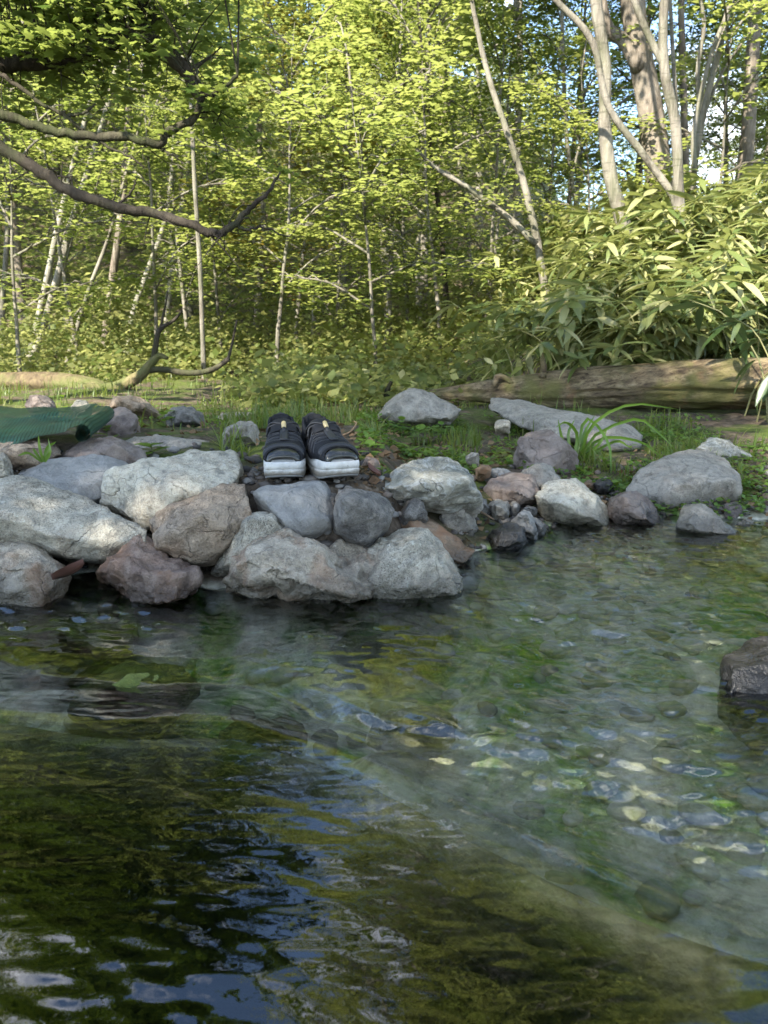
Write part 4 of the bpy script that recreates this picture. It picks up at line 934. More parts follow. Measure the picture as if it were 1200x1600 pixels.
# ------------------------------------------------------------------ bamboo grass (broad leaves) on the right slope
def sasa_leaf(droop):
    v = []; 
    for t, w in ((0, .012), (.10, .055), (.32, .112), (.58, .105), (.82, .06), (1., .0)):
        z = -droop*t*t
        v += [(-w, t, z+.022*(w > .02)), (0, t, z), (w, t, z+.022*(w > .02))]
    f = []
    for i in range(5):
        a = i*3; f += [(a, a+1, a+4, a+3), (a+1, a+2, a+5, a+4)]
    return np.array(v), np.array(f)
LEAFV = [sasa_leaf(d) for d in (.10, .24, .40)]
M['sasa_shade'] = m_leaf('bamboo_grass_leaf_shade', (.025, .05, .016), (.05, .085, .028), (.10, .13, .05), (.14, .20, .05), .25, .32, .6, 'object')  # darker copy of the leaf colour, painting shade onto the right-border clumps
LEAF_SHADE = [mesh_data('leaf', v, f, M['sasa_shade'], True) for v, f in LEAFV]
LEAFM = [mesh_data('leaf', v, f, M['sasa'], True) for v, f in LEAFV]
r6 = np.random.default_rng(21)
def sasa_config(seed):
    r = np.random.default_rng(seed); h = r.uniform(.22, .62); az = r.uniform(0, 6.28); ln = r.uniform(.12, .40)
    d = np.array([math.cos(az), math.sin(az), 0]); pts = smooth_path([(0, 0, -.06), tuple(d*ln*.15+np.array([0, 0, h*.45])), tuple(d*ln*.55+np.array([0, 0, h*.85])), tuple(d*ln+np.array([0, 0, h]))], 9)
    lv = []
    for node, cnt in ((8, 6), (7, 3), (5, 3), (3, 2)):
        for k in range(cnt):
            a = az + r.normal(0, 1.0) + (k-cnt/2)*.45; pit = r.uniform(-.45, .5) - .15*(8-node)
            Yv = np.array([math.cos(a)*math.cos(pit), math.sin(a)*math.cos(pit), math.sin(pit)])
            Zr = unit(np.array([0, 0, 1.])+r.normal(0, .3, 3)); Xv = unit(np.cross(Yv, Zr)); Zv = np.cross(Xv, Yv); s = r.uniform(.11, .20)
            lv.append((pts[node]+d*.01, Xv, Yv, Zv, s, int(r.integers(0, 3))))
    return pts, lv
CFG = [sasa_config(300+i) for i in range(9)]
CULM = []
for pts, lv in CFG:
    b = MB(); b.add(*tube(pts, np.linspace(.0045, .002, 9), 5)); CULM.append(b.data('culm', M['culm']))
def sasa_plant(loc, rz, sc, k, label, group):
    LM = LEAF_SHADE if 'shaded' in label else LEAFM
    e = empty('bamboo_plant', loc, (0, 0, rz), sc); tag(e, label, 'bamboo grass', group)
    link('culm', CULM[k], e)
    for p, Xv, Yv, Zv, s, m in CFG[k][1]:
        o = link('leaf', LM[m], e); mt = Matrix([[Xv[i]*s, Yv[i]*s, Zv[i]*s, p[i]] for i in range(3)]+[[0, 0, 0, 1]]); o.matrix_basis = mt
    return e
def slope_spot(near):
    while True:
        y = r6.uniform(4.6, 8.4) if not near else r6.uniform(4.55, 6.6); x = r6.uniform(.0, .62)*y
        if x < .25+.55*max(0, 5.2-y)/.7*.6: continue
        if r6.uniform() > sstep(.55, 1.7, x-.10*(y-4.5)): continue
        if float(vnoise(np.array([[x*1.5, y*1.5, 0.]]), 71)[0]) < -.22: continue
        return x, y
SL = [('bamboo grass clump on the low slope just behind the fallen log', 'bamboo grass behind the log'), ('bamboo grass clump higher on the sunlit slope below the tree trunks', 'bamboo grass on the sunlit slope'),
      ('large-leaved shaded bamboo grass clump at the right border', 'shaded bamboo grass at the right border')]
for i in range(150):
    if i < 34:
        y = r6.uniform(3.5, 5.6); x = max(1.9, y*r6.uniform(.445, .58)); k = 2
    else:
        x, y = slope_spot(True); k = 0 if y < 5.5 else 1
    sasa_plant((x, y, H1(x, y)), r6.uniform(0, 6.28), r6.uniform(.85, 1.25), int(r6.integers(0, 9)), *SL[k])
PV, PF, n0 = [], [], 0
for i in range(1000):
    x, y = slope_spot(i % 4 == 0); zr = r6.uniform(0, 6.28); s0 = r6.uniform(.85, 1.3); base = np.array([x, y, H1(x, y)]); ca, sa = math.cos(zr), math.sin(zr)
    Rm = np.array([[ca, -sa, 0], [sa, ca, 0], [0, 0, 1]])
    for p, Xv, Yv, Zv, s, m in CFG[int(r6.integers(0, 9))][1]:
        lv, lf = LEAFV[m]; w = base + s0*(Rm @ (p[:, None] + s*(np.stack([Xv, Yv, Zv], 1) @ lv.T))).T
        PV.append(w); PF.append(lf+n0); n0 += len(lv)
th = link('bamboo_thicket', mesh_data('bamboo_thicket', np.concatenate(PV), np.concatenate(PF), M['sasa_i'], True)); tag(th, 'dense mass of bamboo grass leaves covering the upper right slope', 'bamboo grass', kind='stuff')

# ------------------------------------------------------------------ grass, weeds, litter on the bank
def blade_mesh(n, pos, hgt, r, bend=.6, width=.0032):
    st_ = np.array([0, .35, .7, 1.]); az = r.uniform(0, 6.28, n); bd = np.abs(r.normal(0, bend, n)); d = np.stack([np.cos(az), np.sin(az), np.zeros(n)], -1); sd_ = np.stack([-np.sin(az), np.cos(az), np.zeros(n)], -1)
    V = []
    for t in st_:
        c = pos + d*(hgt*bd*t*t)[:, None] + np.array([0, 0, 1.])*(hgt*(t-.28*bd*t*t))[:, None]; w = width*(1-t**1.6)+.0003
        V += [c-sd_*w, c+sd_*w]
    V = np.stack(V, 1); F_ = np.array([[0, 1, 3, 2], [2, 3, 5, 4], [4, 5, 7, 6]])
    return V.reshape(-1, 3), (F_[None]+(np.arange(n)*8)[:, None, None]).reshape(-1, 4)
r7 = np.random.default_rng(31)
def region(n, boxes):
    out = []
    tot = sum((b_[2]-b_[0])*(b_[3]-b_[1])*b_[4] for b_ in boxes)
    for x0, y0, x1, y1, wgt in boxes:
        m = int(n*(x1-x0)*(y1-y0)*wgt/tot)
        for _ in range(m):
            a, b_ = r7.uniform(x0, x1), r7.uniform(y0, y1); z = .17
            for _k in range(3):
                p = G(a, b_, z)
                z = float(np.clip(.30-.045*p[1], .05, .2)) if p[0] < 0 else .10
            out.append((p[0], p[1]))
    o = np.array(out); return np.stack([o[:, 0], o[:, 1], H(o[:, 0], o[:, 1])-.004], -1)
pos = region(9500, [(0, 604, 560, 640, .9), (560, 620, 760, 645, .6), (0, 622, 200, 655, .7), (200, 635, 420, 680, 1.2), (400, 640, 600, 690, 1.3), (560, 640, 800, 700, .7), (700, 650, 920, 730, .8), (900, 665, 1080, 745, 1.1), (1080, 690, 1200, 770, .5), (345, 680, 405, 720, 1.5)])
gk = vnoise(pos*np.array([4.2, 4.2, 0])+5, 64) > -.05; pos = pos[gk]
cl = .45+.75*np.clip(vnoise(pos*np.array([6, 6, 0])+3, 61)+.4, 0, 1)
v, f = blade_mesh(len(pos), pos, r7.uniform(.03, .085, len(pos))*cl*(1+.12*pos[:, 1]), r7, .7)
gr = link('grass', mesh_data('grass', v, f, M['grass'], True)); tag(gr, 'thin short grass growing between the stones of the bank', 'grass', kind='stuff')
pos = region(13000, [(560, 650, 730, 720, 1.6), (700, 660, 920, 745, .8), (900, 680, 1060, 755, 1.5), (1060, 690, 1200, 760, .8), (200, 640, 400, 690, .35), (1000, 660, 1130, 700, 1.0)])
n = len(pos); msk = vnoise(pos*np.array([5, 5, 0])+9, 62) > -.15; pos = pos[msk]; n = len(pos)
pos[:, 2] += r7.uniform(.004, .035, n); X_, Y_, Z_ = leaf_axes(n, .7, r7)
v, f = scatter(DIAMOND_V*np.array([1.25, 1, 1]), DIAMOND_F, pos, X_, Y_, Z_, r7.uniform(.010, .026, n))
gc = link('ground_cover', mesh_data('ground_cover', v, f, M['weed_i'])); tag(gc, 'small-leaved creeping weeds and moss on the bank', 'ground cover', kind='stuff')
pos = region(1500, [(560, 680, 800, 760, 1.), (380, 660, 600, 750, .6), (900, 700, 1200, 780, 1.), (200, 640, 560, 700, .4), (700, 760, 760, 800, 1)])
n = len(pos); pos[:, 2] += r7.uniform(.004, .012, n); X_, Y_, Z_ = leaf_axes(n, .6, r7)
v, f = scatter(DIAMOND_V*np.array([1.2, 1, 2]), DIAMOND_F, pos, X_, Y_, Z_, r7.uniform(.012, .035, n))
lt = link('leaf_litter', mesh_data('leaf_litter', v, f, M['litter'])); tag(lt, 'dry brown leaf litter scattered over the bank soil', 'leaf litter', kind='stuff')

def oval_leaf():
    v = []; 
    for t, w in ((0, .02), (.2, .24), (.5, .34), (.8, .2), (1, .0)): v += [(-w, t, .06*w-.15*t*t), (0, t, -.15*t*t), (w, t, .06*w-.15*t*t)]
    f = [];
    for i in range(4): a = i*3; f += [(a, a+1, a+4, a+3), (a+1, a+2, a+5, a+4)]
    return mesh_data('leaf', v, np.array(f), M['weed'], True)
WLEAF = oval_leaf()
def weed(loc, hgt, nl, ls, label, seed, lean=(0, 0)):
    r = np.random.default_rng(seed); e = empty('weed_plant', tuple(loc), (0, 0, r.uniform(0, 6))); tag(e, label, 'weed')
    pts = smooth_path([(0, 0, -.02), (lean[0]*.4, lean[1]*.4, hgt*.6), (lean[0], lean[1], hgt)], 6); b = MB(); b.add(*tube(pts, np.linspace(.0022, .001, 6), 4)); 
    st_ = link('stem', b.data('stem', M['stem']), e)
    for k in range(nl):
        t = .35+.65*k/max(1, nl-1); p = pts[min(5, int(t*5))]; a = k*2.4+r.normal(0, .2); pit = r.uniform(.0, .6)
        Yv = np.array([math.cos(a)*math.cos(pit), math.sin(a)*math.cos(pit), math.sin(pit)]); Xv = unit(np.cross(Yv, (0, 0, 1.))); Zv = np.cross(Xv, Yv); s = ls*r.uniform(.7, 1.15)
        o = link('leaf', WLEAF, e); o.matrix_basis = Matrix([[Xv[i]*s, Yv[i]*s, Zv[i]*s, p[i]] for i in range(3)]+[[0, 0, 0, 1]])
for i, (px, py, h, nl, ls, lab) in enumerate((
    (412, 668, .06, 6, .05, 'bright round-leaved weed just behind the left shoe'), (598, 690, .06, 9, .045, 'leafy weed left of the weed patch beside the right shoe'),
    (628, 682, .07, 10, .05, 'leafy weed in front of the broad grey boulder'), (655, 695, .07, 10, .055, 'largest bright weed in the patch behind the layered rock'),
    (690, 690, .07, 9, .055, 'bright weed at the right of the patch behind the layered rock'), (640, 715, .04, 8, .04, 'low weed at the front of the patch behind the layered rock'),
    (718, 672, .09, 8, .05, 'tall weed between the broad boulder and the long slab'), (578, 715, .04, 7, .04, 'small weed right beside the right shoe'),
    (775, 720, .06, 10, .035, 'pale-green weed at the left foot of the dark grass boulder'), (238, 715, .04, 7, .05, 'broad-leaved weed between the slab and the pale block'),
    (258, 668, .06, 8, .05, 'weed in the grass midway between netting and shoes'), (168, 690, .05, 5, .045, 'little weed against the netting roll'),
    (598, 812, .03, 6, .025, 'tiny weed in the gap under the layered rock'), (1170, 715, .05, 8, .045, 'bright sunlit weed near the right border'),
    (1085, 745, .05, 7, .04, 'weed beside the top of the squared cream block'), (945, 735, .05, 9, .035, 'weed at the foot of the long-bladed grass'),
    (985, 720, .06, 9, .035, 'weed right of the long-bladed grass'), (100, 640, .07, 6, .05, 'broad-leaved weed behind the netting'))):
    weed(ground_px(px, py), h, nl, ls, lab, 400+i)
def tuft(base, specs, label, wid):
    e = empty('sedge_plant', tuple(base)); tag(e, label, 'sedge')
    for pth in specs:
        sp = smooth_path(pth, 9)-base; t = np.gradient(sp, axis=0); sd_ = unit(np.cross(t, (.25, 1., .3)))
        w = wid*np.array([.5, .8, 1, 1, .95, .85, .7, .45, .05])[:, None]; v = np.stack([sp-sd_*w, sp+np.array([0, wid*.3, 0]), sp+sd_*w], 1).reshape(-1, 3); f = []
        for i in range(8): a = i*3; f += [(a, a+1, a+4, a+3), (a+1, a+2, a+5, a+4)]
        link('blade', mesh_data('blade', v, np.array(f), M['weed'], True), e)
tb = ground_px(905, 722)
def pp(*q): return [P(a, b, tb[1]+dy) for a, b, dy in q]
tuft(tb, [pp((905, 722, 0), (925, 665, -.05), (985, 632, -.05), (1062, 640, 0)), pp((905, 722, 0), (930, 680, -.02), (990, 655, 0), (1020, 668, -.02), (1058, 705, -.1)), pp((900, 722, 0), (915, 655, .03), (950, 690, -.1), (955, 742, -.2)),
          pp((895, 722, 0), (888, 680, .03), (898, 655, .05)), pp((905, 720, 0), (940, 685, 0), (1000, 690, -.05), (1034, 716, -.15)), pp((900, 722, 0), (880, 690, .02), (872, 655, .02)), pp((908, 722, 0), (912, 680, .05), (930, 648, .1)),
          pp((895, 722, 0), (902, 680, .02), (885, 660, -.02), (868, 668, -.05)), pp((905, 722, 0), (935, 695, -.03), (950, 668, -.02)), pp((905, 722, 0), (960, 690, .05), (985, 700, .02))], 'long arching grass blades rising between dark boulder and long slab', .0062)
tb = P(68, 722, 1.88)
tuft(tb, [pp((68, 722, 0), (62, 700, 0), (60, 680, 0)), pp((68, 722, 0), (74, 700, 0), (88, 690, -.02)), pp((66, 722, 0), (55, 706, 0), (52, 700, 0)), pp((70, 722, 0), (78, 705, -.02), (75, 684, 0)), pp((64, 722, 0), (45, 708, -.03), (28, 712, -.04))], 'small bright grass seedling on the slab below the netting', .0045)

# ------------------------------------------------------------------ stones and algae on the stream bed
r8 = np.random.default_rng(41)
def m_bedstone():
    t = NT('bed_stone'); r_ = t.n('ShaderNodeNewGeometry').outputs['Random Per Island']; pos_ = t.n('ShaderNodeNewGeometry').outputs['Position']
    base = t.ramp(r_, [(.0, (.09, .09, .07)), (.3, (.34, .335, .27)), (.55, (.56, .56, .50)), (.78, (.40, .41, .34)), (1., (.20, .25, .09))])
    n = t.noise(pos_, 30, 5, .65); base = t.mix(t.ramp(n, [(.46, 0.), (.70, .75)]), base, (.13, .17, .05))
    return t.end(t.pbr(base, .85, t.bump(n, .6, .01), .2))
M['bed_stone'] = m_bedstone()
bmi = bmesh.new(); bmesh.ops.create_icosphere(bmi, subdivisions=2, radius=1.0); iv = np.array([v_.co[:] for v_ in bmi.verts]); jf = np.array([[w.index for w in q.verts] for q in bmi.faces]); bmi.free()
PV, PF, n0 = [], [], 0
for i in range(380):
    for _ in range(30):
        x, y = r8.uniform(-1.2, 1.6), r8.uniform(.65, 2.5)
        if lipd(np.array(x), np.array(y)) > .05 and y < float(shore(x))-.02: break
    s = r8.uniform(.014, .040)*(.6+.25*y); q = iv*np.array([1, r8.uniform(.6, 1), r8.uniform(.3, .5)])*s*(1+.22*fbm(iv*1.3+i, 2, i))[:, None]; a = r8.uniform(0, 6.28)
    q = np.stack([q[:, 0]*math.cos(a)-q[:, 1]*math.sin(a), q[:, 0]*math.sin(a)+q[:, 1]*math.cos(a), q[:, 2]], -1)
    PV.append(q+np.array([x, y, min(-.035, H1(x, y)+s*.12)])); PF.append(jf+n0); n0 += len(iv)
bs = link('bed_stones', mesh_data('bed_stones', np.concatenate(PV), np.concatenate(PF), M['bed_stone'], True)); tag(bs, 'blurred grey and algae-green stones on the bed of the shallow stream', 'stones', kind='stuff')
ROCK['algae'] = m_rock('rock_algae', (.022, .036, .006), (.06, .10, .014), (.17, .20, .06), .3, 0, wet=False, pit=.2)
ROCK['algae_pale'] = m_rock('rock_algae_pale', (.10, .14, .05), (.27, .29, .2), (.42, .43, .36), .3, 0, wet=False, pit=.2)
for i, (lab, mt, Yd, ol, kw) in enumerate((
    ('green submerged slab in the lower left corner by the water line', 'algae', 1.36, [(-60, 985, 0), (-20, 950, .15), (90, 936, .2), (200, 945, .18), (225, 968, .08), (130, 1000, 0), (0, 1010, -.03)], dict(thick=.12, rnd=4)),
    ('algae-covered mound just under the surface where the water slides left of centre', 'algae', 1.17, [(95, 1085, 0), (130, 1030, .06), (200, 1000, .12), (285, 1005, .12), (310, 1045, .05), (290, 1085, 0), (200, 1100, -.02)], dict(thick=.12, rnd=5)),
    ('mossy submerged stone in front of the white-grey boulder', 'algae', 1.45, [(505, 985, 0), (540, 962, .06), (610, 955, .09), (680, 962, .07), (690, 985, 0), (600, 1000, -.02)], dict(thick=.1, rnd=5)),
    ('pale submerged slab below the big whitish rock', 'algae_pale', 2.02, [(835, 858, 0), (870, 846, .05), (930, 842, .06), (925, 862, 0), (880, 870, -.02)], dict(thick=.1, rnd=4)),
    ('pale submerged stone in the middle of the shallow stream', 'algae_pale', 1.12, [(575, 1110, 0), (610, 1072, .06), (680, 1062, .08), (720, 1085, .04), (700, 1115, 0), (630, 1125, -.01)], dict(thick=.1, rnd=5)),
    ('green algae-topped stone below the surface left of centre', 'algae', 1.05, [(330, 1110, 0), (380, 1085, .05), (450, 1082, .06), (490, 1108, .02), (470, 1130, 0), (380, 1135, -.01)], dict(thick=.1, rnd=5)))):
    o = rock('submerged_rock', lab, 'rock', mt, Yd, ol, (), seed=80+i, bulge=.15, **kw)
    o.location.z -= .045

# ------------------------------------------------------------------ little debris
def stick(path, w, label, z=0):
    pts = np.array([P(a, b, y) for a, b, y in path]); base = pts[0]; b = MB(); k = len(path)*3
    b.add(*tube(smooth_path(pts-base, k), np.linspace(w, w*.45, k), 6, rough=.15)); o = link('dry_stick', b.data('dry_stick', M['twig']), None, tuple(base)); tag(o, label, 'stick')
stick([(536, 680, 2.05), (548, 674, 2.06), (557, 662, 2.07), (553, 658, 2.08)], .0032, 'short bent twig lying behind the right shoe')
stick([(738, 790, 2.02), (752, 800, 1.99), (772, 812, 1.96)], .004, 'brown stick lying across the small cobbles of the inlet')
def dead_leaf(px, py, Y, s, rot, label):
    u_ = np.linspace(0, 1, 8); v = []
    for t in u_:
        w = .32*math.sin(math.pi*min(1, t*1.02))**.8; z = .25*(t-.5)**2
        v += [(-w, t-.5, z+.12), (-w*.5, t-.5, z+.02), (w*.5, t-.5, z), (w, t-.5, z+.16)]
    f = []
    for i in range(7):
        for j in range(3): a = i*4+j; f.append((a, a+1, a+5, a+4))
    o = link('dead_leaf', mesh_data('dead_leaf', np.array(v)*s, np.array(f), M['dleaf'], True), None, tuple(P(px, py, Y)), rot); tag(o, label, 'leaf')
M['dleaf'] = m_plain('dead_leaf', (.10, .045, .032), .6, bscale=120)
dead_leaf(108, 897, 1.49, .085, (-.5, .25, 1.25), 'curled red-brown dead leaf at the water line left of the reddish rock')
dead_leaf(582, 737, 1.86, .05, (.5, .3, .9), 'tan dead leaf leaning on the stone right of the shoes')

# ------------------------------------------------------------------ green plastic netting, its right end rolled up
M['net'] = m_plain('green_netting', (.012, .062, .040), .5, .4, var=.25)
def netting():
    rc = .024; cell = .0105
    path = []                                            # section: (along-x, height)
    for q in np.arange(-1.02, 0, cell): path.append((q, rc + .012*math.sin(q*5)*min(1, -q*3) - .02*min(1, -q)))
    th, r_ = 0.0, rc
    while th < 4.2*math.pi and r_ > .008:
        path.append((r_*math.sin(th), r_*math.cos(th))); th += cell/r_; r_ = rc*(1-.055*th)
    path = np.array(path); nu = len(path); nv = 58; vv = np.linspace(0, .60, nv)
    c0 = P(128, 676, 1.98)
    def pt(iu, v):
        x_, z_ = path[iu]; wv = .010*float(vnoise(np.array([[x_*7+3, v*8, .5]]), 91)[0])+.007*float(vnoise(np.array([[x_*17, v*12, 2.5]]), 92)[0])
        return c0 + np.array([x_ - .24*v - .02*math.sin(v*6)*(x_ < 0), v, z_ + v*(-.025+.06*min(1, max(0, -x_*1.5))) + wv*(1 if x_ < -.04 else .3) - .055*(1-v/.6)**2*min(1, max(0, -x_*5))])
    Gd = np.array([[pt(i, v) for v in vv] for i in range(nu)])
    b = MB(); hw = .35
    V, Fq, n0 = [], [], 0
    for j in range(nv):                                   # threads running along x
        a = Gd[:, j]; d = (Gd[:, min(j+1, nv-1)]-Gd[:, max(j-1, 0)]); d = unit(d)*cell*hw*.9
        V.append(np.concatenate([a-d, a+d])); i = np.arange(nu-1); Fq.append(np.stack([i, i+1, i+1+nu, i+nu], -1)+n0); n0 += 2*nu
    for i_ in range(nu):                                  # threads running into depth, a hair above
        a = Gd[i_]; d = unit(Gd[min(i_+1, nu-1)]-Gd[max(i_-1, 0)])*cell*hw; up = np.array([0, 0, .0008])
        V.append(np.concatenate([a-d+up, a+d+up])); i = np.arange(nv-1); Fq.append(np.stack([i, i+1, i+1+nv, i+nv], -1)+n0); n0 += 2*nv
    base = c0+np.array([-.4, .3, -.05])
    o = link('netting', mesh_data('netting', np.concatenate(V)-base, np.concatenate(Fq), M['net']), None, tuple(base)); tag(o, 'dark green plastic mesh netting with its end rolled up on the stones at left', 'netting')
netting()

# ------------------------------------------------------------------ the two shoes
M['shoe_fabric'] = m_plain('black_shoe_fabric', (.010, .0105, .013), .75, .3, bscale=900, bstr=.5, bd=.001, var=.3)
M['shoe_rubber'] = m_plain('black_toe_rubber', (.022, .022, .018), .22, .6, var=.3)
M['shoe_sole'] = m_plain('white_midsole', (.46, .45, .42), .6, .35, bscale=60, bstr=.25, bd=.001, var=.28)
def m_sole():
    t = NT('scuffed_midsole'); c = t.coord(); sx = t.n('ShaderNodeSeparateXYZ'); t.l(c, sx.inputs[0])
    base = t.ramp(t.noise(c, 40, 4, .6), [(.3, (.40, .39, .365)), (.6, (.54, .53, .50))])
    hz = t.math('ADD', sx.outputs[2], t.math('MULTIPLY', t.noise(c, 55, 5, .7), -.034))
    base = t.mix(t.ramp(hz, [(.0, .85), (.012, .0)]), base, (.16, .135, .10))
    base = t.mix(t.ramp(t.noise(c, 130, 3, .7), [(.66, 0.), (.72, .8)]), base, (.10, .09, .075))
    return t.end(t.pbr(base, .62, t.bump(t.noise(c, 70, 3), .3, .001), .35))
M['shoe_sole'] = m_sole()
M['shoe_tread'] = m_plain('grey_outsole', (.20, .20, .195), .7, .3, var=.2)
M['shoe_lining'] = m_plain('pale_shoe_lining', (.34, .34, .33), .8, .2, var=.1)
M['cord'] = m_plain('black_cord', (.022, .0225, .025), .5, .4)
M['gold'] = m_plain('tan_cord_lock', (.42, .33, .16), .38, .5, coat=.3)
def shoe(loc, rz, label, mirror):
    L = .252; e = empty('shoe', loc, (0, 0, rz), (.93, 1, 1)); tag(e, label, 'shoe', 'pair of shoes on the bank')
    S_ = [0, .008, .03, .07, .15, .27, .42, .6, .78, .9, .96, .99, 1.0]; W = [.012, .030, .0425, .0475, .051, .0525, .048, .0405, .039, .0375, .031, .018, .0]
    def hw(s): return float(np.interp(s, S_, W))
    def cx_(s): return mirror*(.006*math.sin(math.pi*min(1, s*1.3)) - .003)
    ss = np.concatenate([[0], 1-np.cos(np.linspace(0, math.pi/2, 7))[1:]*1, []]); ss = np.unique(np.concatenate([np.linspace(0, .08, 6), np.linspace(.1, .9, 17), np.linspace(.92, 1, 7)]))
    loop = [(cx_(s)+hw(s), -L/2+s*L, s) for s in ss] + [(cx_(s)-hw(s), -L/2+s*L, s) for s in ss[::-1][1:-1]] + [(cx_(0)-hw(0), -L/2, 0)]
    loop = np.array(loop); n = len(loop)
    def zt(s): return .045 + .006*s + .0035*math.sin(s*14)*(s > .12)         # top edge of the midsole
    def ring(z_, off, isf=True):
        out = []
        for x_, y_, s in loop:
            c = np.array([cx_(s), y_]); d = np.array([x_, y_])-np.array([cx_(.5), 0]); d = d/np.linalg.norm(d)
            spring = .010*max(0, 1-s/.16)**1.5 + .004*max(0, (s-.9)/.1)
            z = z_(s) if callable(z_) else z_
            out.append((x_+d[0]*off, y_+d[1]*off, z + spring*(1-min(1, z/.04))))
        return np.array(out)
    def stack(rings, nm, mat, capb=True, capt=True, parent=e):
        v = np.concatenate(rings); f = []
        for k in range(len(rings)-1):
            for j in range(n): f.append((k*n+j, k*n+(j+1) % n, (k+1)*n+(j+1) % n, (k+1)*n+j))
        if capb: f.append(tuple(range(n))[::-1])
        if capt: f.append(tuple((len(rings)-1)*n+j for j in range(n)))
        return link(nm, mesh_data(nm, v, f, mat, True), parent)
    sole = stack([ring(.006, -.002), ring(.009, .0015), ring(.019, .003), ring(.0225, .0025), ring(.0238, -.0008), ring(.0252, .0015), ring(.032, .0032), ring(lambda s: zt(s)-.002, .0022), ring(lambda s: zt(s), -.0015)], 'midsole', M['shoe_sole'])
    stack([ring(.0, -.006), ring(.0012, -.003), ring(.0058, -.0022)], 'outsole', M['shoe_tread'], parent=sole)
    stack([ring(lambda s: zt(s)+.001, -.006), ring(lambda s: zt(s)+.003, -.008)], 'insole', M['shoe_lining'])
    hs = [0, .02, .06, .12, .2, .32, .45, .56, .66]; hh = [.003, .014, .022, .028, .036, .047, .058, .066, .070]
    def up(s, a, off=0.0):
        w = hw(s)*.95+off; h = float(np.interp(s, hs, hh))+off
        return np.array([cx_(s)+w*math.copysign(abs(math.cos(a))**.8, math.cos(a)), -L/2+s*L+.004, zt(s)-.001+h*math.sin(a)**.75 if a > 0 and a < math.pi else zt(s)-.001])
    def patch(s0, s1, a0, a1, ns, na, off, nm, mat, skip=None, parent=e, edge=None):
        av = np.linspace(a0, a1, na); sv = np.linspace(s0, s1, ns); v = []
        for s in sv:
            for a in av:
                s_ = s + (edge(a) if edge and s == sv[0] else 0); v.append(up(s_, a, off))
        f = []
        for i in range(ns-1):
            for j in range(na-1):
                if skip and skip(sv[i], av[j]): continue
                f.append((i*na+j, i*na+j+1, (i+1)*na+j+1, (i+1)*na+j))
        o = link(nm, mesh_data(nm, v, f, mat, True), parent); m = o.modifiers.new('t', 'SOLIDIFY'); m.thickness = .0025; m.offset = -1; return o
    patch(.012, .18, .0, math.pi, 10, 18, 0, 'toe_cap', M['shoe_rubber'])
    vamp = patch(.105, .58, .0, math.pi, 16, 22, .0035, 'vamp', M['shoe_fabric'], lambda s, a: .44 < s < .56 and (.30 < a < .75 or .30 < math.pi-a < .75), edge=lambda a: -.085*(1-math.sin(a))**.8)
    patch(.36, .66, .12, math.pi-.12, 8, 14, -.003, 'lining', M['shoe_lining'])
    patch(.40, .67, .30*math.pi, .70*math.pi, 8, 9, .008, 'tongue', M['shoe_fabric'])
    # collar round the heel, side windows left open
    ci = [k for k in range(n) if loop[k, 2] >= .55]; rows = 6; v = []
    for k in ci:
        x_, y_, s = loop[k]; hgt = float(np.interp(s, [.55, .65, .78, .9, 1.], [.062, .050, .050, .066, .080]))
        for r_ in range(rows):
            t = r_/(rows-1); inn = 1-.05-.13*t*t; v.append((cx_(s)+(x_-cx_(s))*inn, y_-(.004 if s < .97 else .004+.010*t), zt(s)-.001+hgt*t))
    f = []
    for i in range(len(ci)-1):
        s = loop[ci[i], 2]
        for r_ in range(rows-1):
            if .60 < s < .76 and r_ in (1, 2): continue
            f.append((i*rows+r_, (i+1)*rows+r_, (i+1)*rows+r_+1, i*rows+r_+1))
    co_ = link('heel_collar', mesh_data('heel_collar', v, f, M['shoe_fabric'], True), e); m = co_.modifiers.new('t', 'SOLIDIFY'); m.thickness = .006; m.offset = 1
    pl = [(cx_(1), L/2-.010, .118), (cx_(1)-.012, L/2-.004, .128), (cx_(1), L/2+.002, .133), (cx_(1)+.012, L/2-.004, .128), (cx_(1), L/2-.010, .118)]
    def cord(pts, r_, nm='cord', parent=vamp, mat=M['cord']):
        b = MB(); b.add(*tube(smooth_path(pts, len(pts)*4), r_, 6)); return link(nm, b.data(nm, mat), parent)
    cord(pl, .003, 'pull_loop', co_)
    hp = math.pi/2
    for k, s in enumerate((.22, .30, .38)):                 # looped elastic straps fanning from the middle band
        for sg in (-1, 1):
            cord([up(s, hp, .006), up(s+.015, hp+sg*.45, .0065), up(s+.055, hp+sg*.85, .006), up(s+.075, hp+sg*.6, .0065), up(s+.07, hp+sg*.12, .006)], .0021)
            cord([up(s+.055, hp+sg*.85, .006), up(s+.03, hp+sg*1.15, .0055), up(s+.0, hp+sg*1.38, .005)], .0021)
    patch(.19, .47, hp-.13, hp+.13, 8, 4, .0075, 'centre_band', M['cord'])
    patch(.11, .14, .25, math.pi-.25, 3, 18, .0052, 'toe_trim', M['cord'], edge=lambda a: -.05*(1-math.sin(a)))
    for sg in (-1, 1):
        k = min(ci, key=lambda q: abs(loop[q, 2]-.70)+(0 if (loop[q, 0]-cx_(.7))*sg > 0 else 9)); x_, y_, s = loop[k]
        cord([up(.47, hp, .012), up(.54, hp+(-sg)*.5, .013), up(.60, hp-sg*.95, .012), (x_*.95, y_, zt(s)+.042)], .0026)
        cord([up(.49, hp, .012), up(.52, hp-sg*.7, .012), up(.50, hp-sg*1.1, .008)], .0022)
    c = up(.46, hp, .013); b = MB()
    b.add(*tube([c+(0, -.010, -.007), c+(0, -.009, -.006), c+(0, 0, 0), c+(0, .007, .005), c+(0, .009, .0065)], [.0035, .0062, .0068, .006, .003], 10, flat=.75)); lk = link('cord_lock', b.data('cord_lock', M['gold']), e)
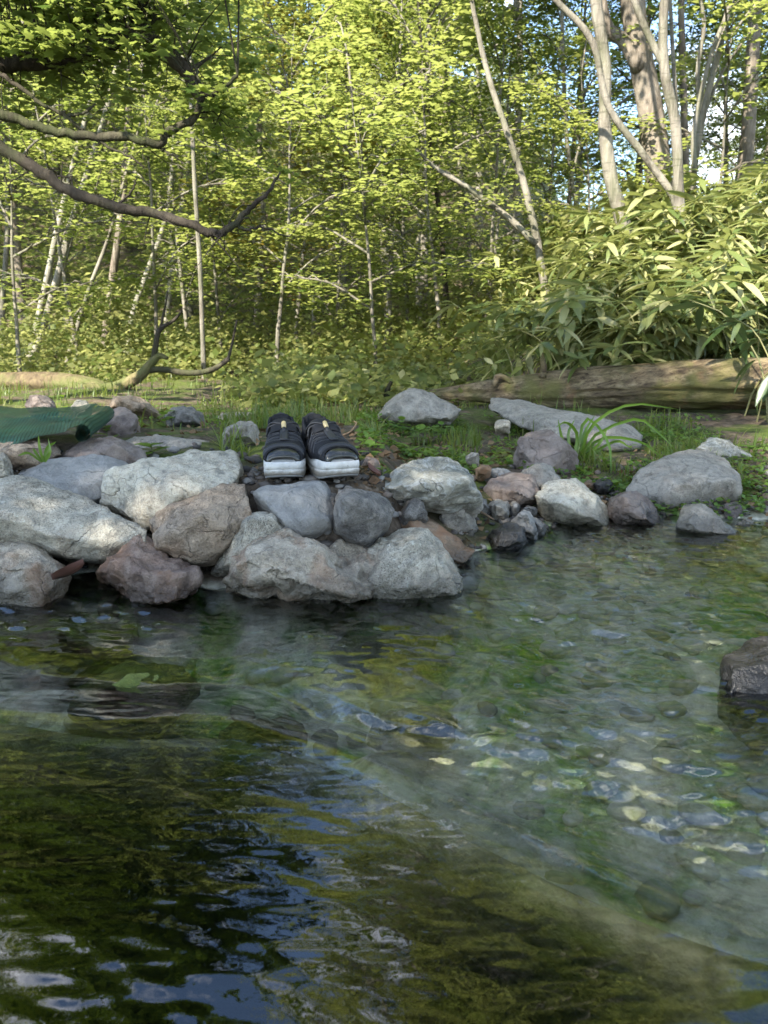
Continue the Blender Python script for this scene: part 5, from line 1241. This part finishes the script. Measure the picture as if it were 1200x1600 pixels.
    b = MB(); b.add(*tube([c+(0, -.022, -.016), c+(0, -.016, -.011), c+(0, -.010, -.006)], [.0045, .0055, .004], 8, flat=.7)); link('cord_end', b.data('cord_end', M['cord']), lk)
def shoe_at(px, py, Yt, rz, label, mirror):
    t = P(px, py, Yt); c = t + .126*np.array([-math.sin(rz), math.cos(rz), 0]); shoe((c[0], c[1], t[2]), rz, label, mirror)
shoe_at(445, 752, 1.765, R(8), 'left black sport shoe with thick white sole, pale cord lock, on the bank', 1)
shoe_at(536, 751, 1.765, R(22), 'right black sport shoe turned outward showing the side of its white sole', -1)

# ------------------------------------------------------------------ small gravel in the gaps of the stone bank
r9 = np.random.default_rng(51); PV, PF, n0 = [], [], 0
bmi = bmesh.new(); bmesh.ops.create_icosphere(bmi, subdivisions=1, radius=1.0); iv = np.array([v_.co[:] for v_ in bmi.verts]); jf = np.array([[w.index for w in q.verts] for q in bmi.faces]); bmi.free()
for i in range(1300):
    x = r9.uniform(-1.1, 1.7); d = abs(r9.normal(0, .16))-.04 if i % 3 else r9.uniform(0, .6); y = float(shore(x))+d
    s = r9.uniform(.004, .016) if i % 9 else r9.uniform(.014, .028); q = iv*np.array([1, r9.uniform(.6, 1), r9.uniform(.4, .7)])*s*(1+.25*r9.normal(0, 1, (len(iv), 1))*.6)
    a = r9.uniform(0, 6.28); q = np.stack([q[:, 0]*math.cos(a)-q[:, 1]*math.sin(a), q[:, 0]*math.sin(a)+q[:, 1]*math.cos(a), q[:, 2]], -1)
    PV.append(q+np.array([x, y, H1(x, y)+s*.2])); PF.append(jf+n0); n0 += len(iv)
def m_gravel():
    t = NT('gravel'); r_ = t.n('ShaderNodeNewGeometry').outputs['Random Per Island']; pos_ = t.n('ShaderNodeNewGeometry').outputs['Position']
    base = t.ramp(r_, [(.0, (.025, .024, .022)), (.4, (.07, .064, .058)), (.75, (.12, .10, .085)), (1., (.24, .23, .21))])
    return t.end(t.pbr(base, .8, t.bump(t.noise(pos_, 200, 3), .4, .003), .3))
gv = link('gravel', mesh_data('gravel', np.concatenate(PV), np.concatenate(PF), m_gravel(), False)); tag(gv, 'small mixed gravel in the gaps between the bank stones', 'gravel', kind='stuff')
